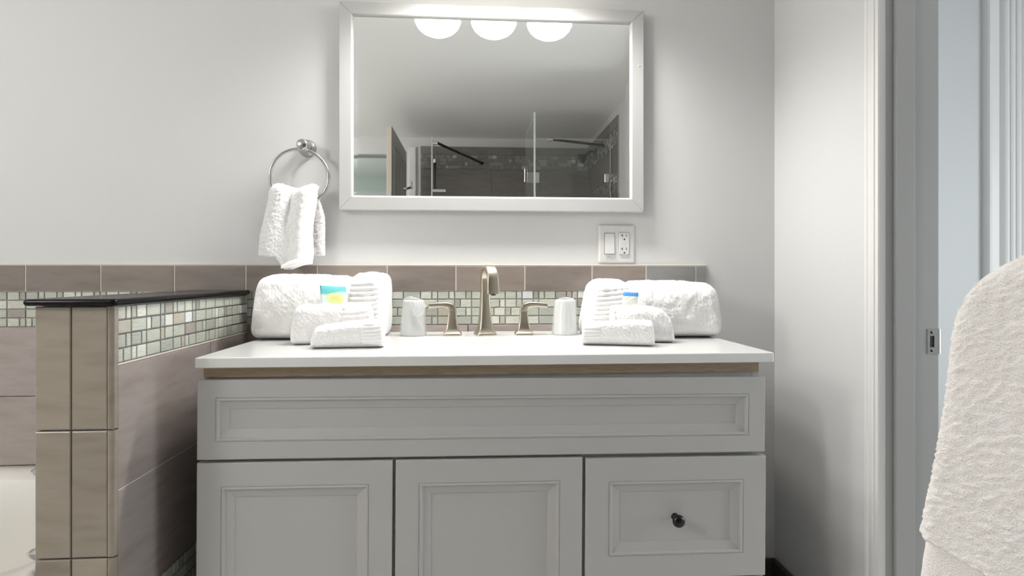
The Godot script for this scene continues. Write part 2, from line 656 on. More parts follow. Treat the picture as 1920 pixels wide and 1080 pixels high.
func build_tub() -> void:
	var t := thing("bathtub", "glossy white bathtub behind the half height tiled wall", "bathtub", Vector3.ZERO)
	var st := tool_()
	var loops := []
	for s: Array in [[-2.34, 0.014, -0.824, 0.745, 0.01, 0.0], [-2.34, 0.014, -0.824, 0.745, 0.01, 0.482], [-2.335, 0.019, -0.829, 0.740, 0.012, 0.489], [-2.325, 0.026, -0.836, 0.730, 0.02, 0.492],
			[-2.24, 0.130, -0.850, 0.665, 0.10, 0.492], [-2.232, 0.137, -0.857, 0.657, 0.10, 0.486], [-2.20, 0.150, -0.875, 0.640, 0.11, 0.40], [-2.10, 0.175, -0.90, 0.61, 0.13, 0.20], [-2.02, 0.20, -0.95, 0.57, 0.14, 0.13], [-1.9, 0.26, -1.05, 0.50, 0.12, 0.11]]:
		var lp := PackedVector3Array()
		for q in rrect(s[0], s[1], s[2], s[3], s[4], 6):
			lp.append(Vector3(q.x, s[5], q.y))
		lp.reverse()
		loops.append(lp)
	loft(st, loops, true, true, true)
	put("body", done(st), mat.tub_white, t)
	# two small tapered handles on the tub side of the half wall
	for k in 2:
		var h := thing("tub_handle", ["upper of two small tapered chrome handles sticking out beside the tiled wall end", "lower of two small tapered chrome handles sticking out beside the tiled wall end"][k], "handle", Vector3(-0.8225, [0.655, 0.560][k], [0.565, 0.12][k]), "tub fittings")
		if k == 1:
			h.position = Vector3(-0.852, 0.474, 0.53)
		var b := tool_()
		lathe(b, [Vector2(0.016, 0.0), Vector2(0.016, 0.004), Vector2(0.012, 0.007)], 24, Vector3.ZERO, Vector3.LEFT)
		put("rosette", done(b), mat.chrome, h)
		b = tool_()
		lathe(b, [Vector2(0.009, 0.006), Vector2(0.0125, 0.018), Vector2(0.0145, 0.034), Vector2(0.0125, 0.046), Vector2(0.008, 0.056), Vector2(0.0035, 0.063), Vector2(0.0005, 0.065)] if k == 0 else [Vector2(0.012, 0.004), Vector2(0.0165, 0.03), Vector2(0.015, 0.045), Vector2(0.010, 0.058), Vector2(0.004, 0.067), Vector2(0.0005, 0.069)], 24, Vector3.ZERO, Vector3.LEFT)
		put("lever", done(b), mat.chrome, h)


# ---------------------------------------------------------------- vanity
func front_panel(st: SurfaceTool, x0: float, y0: float, x1: float, y1: float, w: float) -> void:
	var z := 0.515
	moulded(st, x0, y0, x1, y1, [Vector2(0, z - 0.018), Vector2(0, z - 0.0015), Vector2(0.0015, z), Vector2(w - 0.0015, z), Vector2(w, z - 0.001), Vector2(w + 0.001, z + 0.0012), Vector2(w + 0.0042, z + 0.0016),
		Vector2(w + 0.006, z - 0.0005), Vector2(w + 0.0075, z - 0.0035), Vector2(w + 0.0245, z - 0.0085), Vector2(w + 0.0252, z - 0.0100)])


func build_vanity() -> void:
	var t := thing("vanity_cabinet", "light grey painted vanity cabinet with moulded doors and drawers under the sink", "cabinet")
	var st := tool_()
	box(st, Vector3(-0.583, 0.009, 0.02), Vector3(-0.565, 0.8275, 0.497), 0.001)
	box(st, Vector3(0.637, 0.009, 0.02), Vector3(0.655, 0.8355, 0.497), 0.001)
	box(st, Vector3(-0.565, 0.08, 0.02), Vector3(0.637, 0.095, 0.49))
	box(st, Vector3(-0.565, 0.095, 0.02), Vector3(0.637, 0.8, 0.028))
	put("body", done(st), mat.cabinet_paint, t)
	st = tool_()
	for b: Array in [[-0.565, 0.637, 0.80, 0.8370], [-0.565, 0.637, 0.635, 0.668], [-0.565, 0.637, 0.095, 0.125], [-0.565, -0.545, 0.125, 0.635], [0.225, 0.265, 0.125, 0.635], [-0.19, -0.155, 0.125, 0.635], [0.62, 0.637, 0.125, 0.635], [0.265, 0.62, 0.35, 0.385]]:
		box(st, Vector3(b[0], b[2], 0.478), Vector3(b[1], b[3], 0.4965))
	put("face_frame", done(st), mat.cabinet_paint, t)
	put("toe_kick", box_mesh(Vector3(-0.565, 0.009, 0.42), Vector3(0.637, 0.08, 0.435)), mat.cabinet_inside, t)
	var strip := put("build_up_strip", box_mesh(Vector3(-0.580, 0.8290, 0.03), Vector3(0.650, 0.8525, 0.506), 0.0008), mat.raw_wood, t)
	strip.set_meta("label", "bare tan wood strip under the countertop")
	st = tool_()
	front_panel(st, -0.589, 0.655, 0.660, 0.8255, 0.039)
	put("false_front", done(st), mat.cabinet_paint, t)
	for d: Array in [[-0.589, -0.177], [-0.170, 0.241]]:
		st = tool_()
		front_panel(st, d[0], 0.105, d[1], 0.648, 0.0515)
		put("door", done(st), mat.cabinet_paint, t)
	for d: Array in [[0.374, 0.6455], [0.105, 0.367]]:
		st = tool_()
		front_panel(st, 0.2485, d[0], 0.663, d[1], 0.0535)
		var dr := put("drawer", done(st), mat.cabinet_paint, t)
		var k := tool_()
		lathe(k, [Vector2(0.0085, 0.0), Vector2(0.008, 0.002), Vector2(0.0052, 0.005), Vector2(0.0048, 0.012), Vector2(0.008, 0.016), Vector2(0.0128, 0.020), Vector2(0.0142, 0.0245), Vector2(0.0128, 0.029), Vector2(0.0085, 0.0318), Vector2(0.003, 0.0328), Vector2(0.0002, 0.033)], 28, Vector3(0.4555, (d[0] + d[1]) / 2 - 0.002, 0.505), Vector3.BACK)
		put("knob", done(k), mat.black_metal, dr).set_meta("label", "round black metal knob")
	# the cabinet stands a little out of level, its right end lower; the strip is level with the countertop
	var lean := Basis(Vector3.BACK, -0.0062)
	var pivot := Vector3(-0.589, 0.8, 0.0)
	t.transform = Transform3D(lean, pivot - lean * pivot)
	strip.transform = t.transform.affine_inverse()


func build_countertop() -> void:
	var t := thing("countertop", "white solid countertop with moulded rectangular basin on the grey vanity", "countertop")
	var st := tool_()
	var loops := []
	var x0 := -0.587
	var x1 := 0.6725
	var z0 := 0.0125
	var z1 := 0.5305
	for s: Array in [[0.0015, 0.853], [0.0, 0.8545], [0.0, 0.8725], [0.0008, 0.8742], [0.0025, TOP]]:
		loops.append([x0 + s[0], z0, x1 - s[0], z1 - s[0], 0.003, s[1]])
	for s: Array in [[-0.168, 0.158, 0.262, 0.452, 0.03, TOP], [-0.164, 0.162, 0.258, 0.448, 0.028, TOP - 0.0015], [-0.160, 0.166, 0.254, 0.444, 0.026, TOP - 0.006], [-0.140, 0.178, 0.234, 0.425, 0.03, TOP - 0.06], [-0.115, 0.198, 0.209, 0.40, 0.035, TOP - 0.105], [-0.08, 0.225, 0.174, 0.37, 0.04, TOP - 0.116], [0.017, 0.285, 0.077, 0.325, 0.018, TOP - 0.120]]:
		loops.append(s)
	var rings := []
	for s: Array in loops:
		var lp := PackedVector3Array()
		for q in rrect(s[0], s[1], s[2], s[3], s[4], 5):
			lp.append(Vector3(q.x, s[5], q.y))
		lp.reverse()
		rings.append(lp)
	loft(st, rings.slice(0, 6), true, false, false)
	loft(st, rings.slice(5), false, true, true)
	put("slab", done(st), mat.counter_white, t)
	st = tool_()
	lathe(st, [Vector2(0.021, 0.0), Vector2(0.021, 0.002), Vector2(0.016, 0.003), Vector2(0.0005, 0.004)], 24, Vector3(0.047, TOP - 0.1198, 0.305))
	put("drain", done(st), mat.nickel, t)


# ---------------------------------------------------------------- mirror and lamp
func build_mirror() -> void:
	var t := thing("mirror", "wide rectangular wall mirror in a flat white mitred frame", "mirror", Vector3(0, 0, 0))
	var o := [-0.407, 1.2450, 0.527, 1.8730]
	var i := [-0.3655, 1.2895, 0.4845, 1.8335]
	var prof := [[0.0, 0.001], [0.0, 0.0285], [0.002, 0.0305], [0.036, 0.0305], [0.0395, 0.0285], [0.0395, 0.0255], [0.0415, 0.0225], [0.0415, 0.001]]
	var corner := [[Vector2(o[0], o[1]), Vector2(o[2], o[1])], [Vector2(o[2], o[1]), Vector2(o[2], o[3])], [Vector2(o[2], o[3]), Vector2(o[0], o[3])], [Vector2(o[0], o[3]), Vector2(o[0], o[1])]]
	var inner := [[Vector2(i[0], i[1]), Vector2(i[2], i[1])], [Vector2(i[2], i[1]), Vector2(i[2], i[3])], [Vector2(i[2], i[3]), Vector2(i[0], i[3])], [Vector2(i[0], i[3]), Vector2(i[0], i[1])]]
	for k in 4:
		var st := tool_()
		var ends := []
		for e in 2:
			var lp := PackedVector3Array()
			var along: Vector2 = (corner[k][1] - corner[k][0]).normalized() * (0.0004 if e == 0 else -0.0004)
			for p: Array in prof:
				var q: Vector2 = corner[k][e].lerp(inner[k][e], p[0] / 0.0415) + along
				lp.append(Vector3(q.x, q.y, p[1]))
			ends.append(lp)
		loft(st, ends, true, true, false)
		put("frame_rail", done(st), mat.frame_white, t)
	var st := tool_()
	var b := 0.0135
	moulded(st, i[0], i[1], i[2], i[3], [Vector2(0, 0.004), Vector2(0, 0.0197), Vector2(b, 0.0200)])
	put("glass", done(st), mat.mirror, t)
	st = tool_()
	lathe(st, [Vector2(0.0025, 0.0), Vector2(0.0025, 0.0012), Vector2(0.001, 0.0018)], 12, Vector3(0.511, 1.70, 0.0305), Vector3.BACK)
	put("screw_cover", done(st), mat.plastic_white, t)


func build_vanity_light() -> void:
	var t := thing("vanity_light", "three frosted glass lamp shades in a row above the mirror", "lamp", Vector3(0.065, 2.006, 0.0))
	var st := tool_()
	moulded(st, -0.26, -0.035, 0.26, 0.035, [Vector2(0, 0.0005), Vector2(0, 0.018), Vector2(0.004, 0.022)])
	put("backplate", done(st), mat.nickel, t)
	for k in 3:
		var x: float = [-0.187, 0.0, 0.189][k]
		st = tool_()
		tube(st, [Vector3(x, 0, 0.02), Vector3(x, 0.006, 0.10), Vector3(x, 0.0, 0.155), Vector3(x, -0.02, 0.182), Vector3(x, -0.046, 0.185)], [0.008])
		put("arm", done(st), mat.nickel, t)
		st = tool_()
		lathe(st, [Vector2(0.001, -0.1560), Vector2(0.020, -0.1545), Vector2(0.040, -0.149), Vector2(0.056, -0.140), Vector2(0.068, -0.128), Vector2(0.0745, -0.116), Vector2(0.0770, -0.104), Vector2(0.0755, -0.092), Vector2(0.068, -0.078), Vector2(0.052, -0.062), Vector2(0.032, -0.051), Vector2(0.001, -0.045)], 36, Vector3(x, 0, 0.185))
		put("shade", done(st), mat.lamp_shade_glow, t)
		var l := SpotLight3D.new()
		l.name = numbered("vanity_bulb", t)
		l.rotation.x = -PI / 2
		l.spot_angle = 80.0
		l.spot_angle_attenuation = 1.0
		l.spot_range = 9.0
		l.spot_attenuation = 2.0
		l.position = Vector3(x, -0.105, 0.185)
		l.light_size = 0.05
		l.light_color = Color(1.0, 0.99, 0.975)
		l.light_energy = 0.53
		l.shadow_enabled = true
		t.add_child(l, true)


# ---------------------------------------------------------------- doorway on the right and the hall
func casing_profile() -> Array:
	return [Vector2(0.0, 0.0), Vector2(0.0, 0.010), Vector2(0.003, 0.013), Vector2(0.012, 0.0135), Vector2(0.014, 0.0115), Vector2(0.018, 0.0115), Vector2(0.022, 0.015), Vector2(0.034, 0.0175), Vector2(0.042, 0.0175), Vector2(0.0435, 0.0150), Vector2(0.046, 0.0150), Vector2(0.0475, 0.0175), Vector2(0.056, 0.0175), Vector2(0.0575, 0.015), Vector2(0.0575, 0.0)]


func build_door_opening() -> void:
	var t := Node3D.new()
	t.name = "door_1"
	add_child(t)
	t.set_meta("kind", "structure")
	t.set_meta("label", "white painted doorway frame in the right wall opening to the hall")
	t.set_meta("category", "doorway")
	# casing upright on the bathroom side, towards the vanity, and one on the near side
	for side in 2:
		var st := tool_()
		var loops := []
		for y: float in [0.0, 2.095]:
			var lp := PackedVector3Array()
			for p: Vector2 in casing_profile():
				lp.append(Vector3(RIGHT - p.y, y, 0.4345 + p.x) if side == 0 else Vector3(RIGHT - p.y, y, 1.3495 - p.x))
			if side == 0:
				lp.reverse()
			loops.append(lp)
		loft(st, loops, true, true, false)
		put("casing", done(st), mat.trim_paint, t)
	var st := tool_()
	box(st, Vector3(RIGHT - 0.017, 2.04, 0.4925), Vector3(RIGHT, 2.095, 1.2915), 0.002)
	put("casing", done(st), mat.trim_paint, t)
	# jambs, head and stops
	put("jamb", box_mesh(Vector3(RIGHT, 0.0, 0.4745), Vector3(1.096, 2.035, 0.4925), 0.001), mat.shaded_jamb_paint, t)
	put("jamb", box_mesh(Vector3(RIGHT, 0.0, 1.2915), Vector3(1.096, 2.035, 1.3095), 0.001), mat.shaded_jamb_paint, t)
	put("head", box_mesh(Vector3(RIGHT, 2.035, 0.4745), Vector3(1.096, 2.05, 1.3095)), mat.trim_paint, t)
	put("stop", box_mesh(Vector3(RIGHT + 0.018, 0.0, 0.4927), Vector3(1.030, 2.034, 0.503), 0.002), mat.shaded_jamb_paint, t)
	put("stop", box_mesh(Vector3(RIGHT + 0.018, 0.0, 1.281), Vector3(1.030, 2.034, 1.2913), 0.002), mat.shaded_jamb_paint, t)
	# strike plate
	st = tool_()
	var y0 := 0.8625
	var y1 := 0.9215
	box(st, Vector3(1.0665, y0, 0.4926), Vector3(1.0730, y1, 0.4942), 0.0003)
	box(st, Vector3(1.0730, y0, 0.4926), Vector3(1.0835, y0 + 0.016, 0.4942))
	box(st, Vector3(1.0730, y1 - 0.016, 0.4926), Vector3(1.0835, y1, 0.4942))
	box(st, Vector3(1.0835, y0, 0.4926), Vector3(1.0965, y1, 0.4942))
	var lip := []
	for q in 7:
		var a := PI / 2 * q / 6
		var c := Vector3(1.0965 + 0.006 * sin(a), 0, 0.4882 + 0.006 * cos(a))
		var inset := 0.007 * (1.0 - cos(a))
		lip.append(PackedVector3Array([c + Vector3(0, y0 + inset, 0), c + Vector3(0, y1 - inset, 0), c - Vector3(sin(a), 0, cos(a)) * 0.0014 + Vector3(0, y1 - inset, 0), c - Vector3(sin(a), 0, cos(a)) * 0.0014 + Vector3(0, y0 + inset, 0)]))
	loft(st, lip, true, true, false)
	var plate := put("strike_plate", done(st), mat.steel, t)
	plate.set_meta("label", "small steel latch plate with a square hole")
	put("latch_hole", box_mesh(Vector3(1.0730, y0 + 0.016, 0.49255), Vector3(1.0835, y1 - 0.016, 0.4929)), mat.plastic_dark, plate)
	for y: float in [y0 + 0.008, y1 - 0.008]:
		var s := tool_()
		lathe(s, [Vector2(0.0036, 0.0), Vector2(0.0034, 0.0008), Vector2(0.0015, 0.0013)], 12, Vector3(1.0775, y, 0.4942), Vector3.BACK)
		put("screw", done(s), mat.dark_chrome, plate)


func build_hall() -> void:
	var st := tool_()
	box(st, Vector3(1.096, -0.1, -0.42), Vector3(2.82, CEIL, -0.30))
	structure("wall_hall_back", st, mat.hall_paint, "pale blue grey hall wall seen through the doorway")
	st = tool_()
	box(st, Vector3(2.70, -0.1, -0.30), Vector3(2.82, 0.45, 2.2))
	box(st, Vector3(2.70, 1.65, -0.30), Vector3(2.82, CEIL, 2.2))
	box(st, Vector3(2.70, 0.45, -0.30), Vector3(2.82, 1.65, 0.50))
	box(st, Vector3(2.70, 0.45, 1.40), Vector3(2.82, 1.65, 2.2))
	structure("wall_hall_right", st, mat.hall_paint, "pale hall wall around the hall window")
	st = tool_()
	box(st, Vector3(1.096, -0.1, 2.2), Vector3(2.82, CEIL, 2.32))
	structure("wall_hall_front", st, mat.hall_paint, "pale end wall of the hall")
	var w := Node3D.new()
	w.name = "window_1"
	add_child(w)
	w.set_meta("kind", "structure")
	w.set_meta("label", "hall window with daylight on its frosted panes")
	w.set_meta("category", "window")
	put("pane", box_mesh(Vector3(2.74, 0.45, 0.50), Vector3(2.75, 1.65, 1.40)), mat.window_glow, w)
	st = tool_()
	for b: Array in [[0.45, 0.49, 0.5, 1.4], [1.61, 1.65, 0.5, 1.4], [0.49, 1.61, 0.5, 0.54], [0.49, 1.61, 1.36, 1.4], [1.03, 1.06, 0.54, 1.36]]:
		box(st, Vector3(2.70, b[0], b[2]), Vector3(2.739, b[1], b[3]), 0.002)
	put("sash", done(st), mat.trim_paint, w)
	# moulded casing of another door on that wall
	var d := Node3D.new()
	d.name = "door_2"
	add_child(d)
	d.set_meta("kind", "structure")
	d.set_meta("label", "ribbed white door casing in the hall above the hanging towel")
	d.set_meta("category", "doorway")
	var prof := [Vector2(0.0, 0.0), Vector2(0.0, 0.022), Vector2(0.004, 0.028), Vector2(0.012, 0.030), Vector2(0.030, 0.030), Vector2(0.040, 0.030), Vector2(0.046, 0.016), Vector2(0.054, 0.008), Vector2(0.060, 0.008), Vector2(0.066, 0.018)]
	for k in 3:
		var x := 0.070 + k * 0.024
		prof.append_array([Vector2(x, 0.024), Vector2(x + 0.006, 0.028), Vector2(x + 0.014, 0.028), Vector2(x + 0.019, 0.024), Vector2(x + 0.0205, 0.017)])
	prof.append_array([Vector2(0.146, 0.024), Vector2(0.150, 0.022), Vector2(0.150, 0.0)])
	st = tool_()
	var loops := []
	for y: float in [0.0, 2.15]:
		var lp := PackedVector3Array()
		for p: Vector2 in prof:
			lp.append(Vector3(1.959 + p.x, y, -0.30 + p.y))
		loops.append(lp)
	loft(st, loops, true, true, false)
	put("casing", done(st), mat.trim_paint, d)
	put("leaf", box_mesh(Vector3(2.112, 0.005, -0.299), Vector3(2.69, 2.03, -0.285), 0.002), mat.hall_paint, d)


# ---------------------------------------------------------------- shower, seen in the mirror
func build_shower() -> void:
	var wf := get_node("wall_front")
	var wr := get_node("wall_right")
	put("grout_bed", box_mesh(Vector3(-0.443, 0.0, FRONT - 0.0085), Vector3(RIGHT - 0.001, 2.108, FRONT)), mat.dark_grout, wf)
	put("grout_bed", box_mesh(Vector3(RIGHT - 0.0085, 0.0, 2.0), Vector3(RIGHT, 2.118, FRONT - 0.009)), mat.dark_grout, wr)
	var f := FRONT - 0.008
	for k in 7:
		var x0: float = maxf(-0.443, -0.525 + k * 0.213)
		var x1: float = minf(-0.525 + (k + 1) * 0.213, RIGHT - 0.016)
		tile(wf, "shower_tile", x1 - x0 - 0.003, 0.067, 0.0065, 0.0015, tone("shower"), facing(Vector3((x0 + x1) / 2, 2.0735, f), "-z"))
	mosaic(wf, -0.443, RIGHT - 0.016, 1.925, 2.038, "-z", f, true)
	for r: Array in [[1.722, 1.922], [1.35, 1.606], [1.091, 1.347], [0.832, 1.088], [0.573, 0.829], [0.314, 0.570], [0.055, 0.311]]:
		for c: Array in [[-0.443, 0.138], [0.141, 0.545], [0.548, RIGHT - 0.016]]:
			tile(wf, "shower_tile", c[1] - c[0], r[1] - r[0], 0.0065, 0.0015, tone("shower"), facing(Vector3((c[0] + c[1]) / 2, (r[0] + r[1]) / 2, f), "-z"))
	mosaic(wf, -0.443, RIGHT - 0.016, 1.608, 1.719, "-z", f, true)
	var fx := RIGHT - 0.008
	for k in 5:
		var z0: float = 2.0 + k * 0.213
		var z1: float = minf(z0 + 0.213, FRONT - 0.010)
		tile(wr, "shower_tile", z1 - z0 - 0.003, 0.075, 0.0065, 0.0015, tone("shower"), facing(Vector3(fx, 2.0785, (z0 + z1) / 2), "-x"))
	mosaic(wr, 2.0, FRONT - 0.016, 1.925, 2.038, "-x", fx, true)
	for r: Array in [[1.722, 1.922], [1.35, 1.606], [1.091, 1.347], [0.832, 1.088], [0.573, 0.829], [0.314, 0.570], [0.055, 0.311]]:
		for c: Array in [[2.001, 2.46], [2.463, FRONT - 0.016]]:
			tile(wr, "shower_tile", c[1] - c[0], r[1] - r[0], 0.0065, 0.0015, tone("shower"), facing(Vector3(fx, (r[0] + r[1]) / 2, (c[0] + c[1]) / 2), "-x"))
	mosaic(wr, 2.0, FRONT - 0.016, 1.608, 1.719, "-x", fx, true)
	var st := tool_()
	box(st, Vector3(-0.33, 0.0, 2.09), Vector3(RIGHT - 0.016, 0.10, 2.19), 0.004)
	structure("trim_1", st, mat.mauve_tile_0, "low tiled curb under the shower glass", "curb")
	# glass: return panel, right panel, open door
	glass_sheet("shower_glass_panel", "left fixed clear glass shower panel seen edge on in the mirror", Vector3(-0.293, 0.10, 2.14), Vector3(-0.283, 1.985, FRONT - 0.016), "z")
	var rp := glass_sheet("shower_glass_panel", "right fixed clear glass shower panel clipped to the tiled side wall", Vector3(0.352, 0.10, 2.135), Vector3(0.940, 1.985, 2.145), "x")
	for y: float in [1.715, 0.4]:
		put("wall_clip", box_mesh(Vector3(0.895, y - 0.03, 2.122), Vector3(RIGHT - 0.0005, y + 0.03, 2.158), 0.002), mat.chrome, rp)
	var door := glass_sheet("shower_glass_door", "open clear glass shower door standing out towards the vanity in the mirror", Vector3(0.340, 0.11, 1.513), Vector3(0.350, 1.985, 2.125), "z")
	for y: float in [1.715, 0.4]:
		put("hinge", box_mesh(Vector3(0.352, y - 0.035, 2.1465), Vector3(0.445, y + 0.035, 2.152), 0.002), mat.chrome, door)
		put("hinge", box_mesh(Vector3(0.334, y - 0.045, 2.05), Vector3(0.3395, y + 0.045, 2.152), 0.002), mat.chrome, door)
		put("hinge", box_mesh(Vector3(0.352, y - 0.035, 2.128), Vector3(0.445, y + 0.035, 2.1335), 0.002), mat.chrome, door)
	# towel bar of the glass door, outside the picture
	st = tool_()
	tube(st, [Vector3(0.3385, 1.036, 2.02), Vector3(0.285, 1.036, 2.02)], [0.007])
	tube(st, [Vector3(0.3385, 1.036, 1.60), Vector3(0.285, 1.036, 1.60)], [0.007])
	tube(st, [Vector3(0.285, 1.036, 2.04), Vector3(0.285, 1.036, 1.555)], [0.008])
	put("towel_bar", done(st), mat.chrome, door)
	# braces
	brace("long dark brace running from the left glass panel to the shower back wall", Vector3(-0.282, 1.945, 2.15), Vector3(-0.250, 1.945, 2.152), Vector3(0.065, 1.972, FRONT - 0.0150))
	brace("dark brace running from the right glass panel to the shower side wall", Vector3(0.50, 1.978, 2.160), Vector3(0.54, 1.985, 2.162), Vector3(RIGHT - 0.0150, 2.0, 2.385))
	# shower head
	var s := thing("overhead_shower", "dark metal shower head on a curved arm on the tiled side wall", "shower head", Vector3(RIGHT - 0.0145, 2.005, 2.66))
	st = tool_()
	lathe(st, [Vector2(0.026, 0.0), Vector2(0.024, 0.005), Vector2(0.012, 0.010)], 20, Vector3.ZERO, Vector3.LEFT)
	put("flange", done(st), mat.dark_chrome, s)
	st = tool_()
	tube(st, [Vector3(-0.004, 0, 0), Vector3(-0.03, 0.012, 0), Vector3(-0.048, 0.012, 0), Vector3(-0.064, -0.001, 0), Vector3(-0.075, -0.016, 0)], [0.009])
	put("arm", done(st), mat.dark_chrome, s)
	st = tool_()
	lathe(st, [Vector2(0.010, 0.0), Vector2(0.016, 0.006), Vector2(0.017, 0.016), Vector2(0.026, 0.026), Vector2(0.039, 0.045), Vector2(0.042, 0.055), Vector2(0.039, 0.060), Vector2(0.001, 0.060)], 28, Vector3(-0.075, -0.016, 0), Vector3(-0.78, -0.62, 0.0).normalized())
	put("bell", done(st), mat.dark_chrome, s)
	# squeegee on the left glass panel
	var q := thing("squeegee", "small squeegee with dark handle and pale blade on the left shower glass", "squeegee", Vector3(-0.269, 1.625, 2.172))
	st = tool_()
	tube(st, [Vector3(0, 0.19, 0), Vector3(0, 0.12, 0.0), Vector3(0, 0.0, 0)], [0.009, 0.006, 0.0045])
	put("handle", done(st), mat.black_metal, q)
	put("blade", box_mesh(Vector3(-0.013, -0.016, -0.05), Vector3(0.075, 0.002, -0.040), 0.002), mat.plastic_white, q)
	put("bracket", box_mesh(Vector3(-0.010, -0.012, -0.0398), Vector3(0.010, 0.0, 0.004), 0.002), mat.chrome, q)
	put("hook", box_mesh(Vector3(-0.0138, 0.185, -0.006), Vector3(0.004, 0.215, 0.006), 0.002), mat.chrome, q)


func glass_sheet(called: String, label: String, lo: Vector3, hi: Vector3, along: String) -> Node3D:
	var t := thing(called, label, "shower glass")
	var st := tool_()
	var m := (lo + hi) / 2
	if along == "z":
		quad(st, Vector3(m.x, lo.y, lo.z), Vector3(m.x, lo.y, hi.z), Vector3(m.x, hi.y, hi.z), Vector3(m.x, hi.y, lo.z))
	else:
		quad(st, Vector3(lo.x, lo.y, m.z), Vector3(hi.x, lo.y, m.z), Vector3(hi.x, hi.y, m.z), Vector3(lo.x, hi.y, m.z))
	put("pane", done(st), mat.shower_glass, t)
	st = tool_()
	if along == "z":
		box(st, lo, Vector3(hi.x, hi.y, lo.z + 0.006), 0.001)
		box(st, Vector3(lo.x + 0.003, hi.y - 0.002, lo.z + 0.006), Vector3(hi.x - 0.003, hi.y, hi.z))
	else:
		box(st, Vector3(lo.x, hi.y - 0.002, lo.z + 0.003), Vector3(hi.x, hi.y, hi.z - 0.003))
		box(st, Vector3(hi.x - 0.004, lo.y, lo.z + 0.002), Vector3(hi.x, hi.y - 0.002, hi.z - 0.002))
	put("edge", done(st), mat.glass_edge, t)
	return t


func brace(label: String, a: Vector3, b: Vector3, c: Vector3) -> void:
	var t := thing("shower_brace", label, "support bar", Vector3.ZERO, "shower glass braces")
	var st := tool_()
	tube(st, [a, b], [0.011])
	put("clamp", done(st), mat.chrome, t)
	st = tool_()
	tube(st, [b, c], [0.0095])
	put("rod", done(st), mat.black_metal, t)
	st = tool_()
	var d := (c - b).normalized()
	tube(st, [c - d * 0.02, c - d * 0.001], [0.013])
	put("foot", done(st), mat.dark_chrome, t)


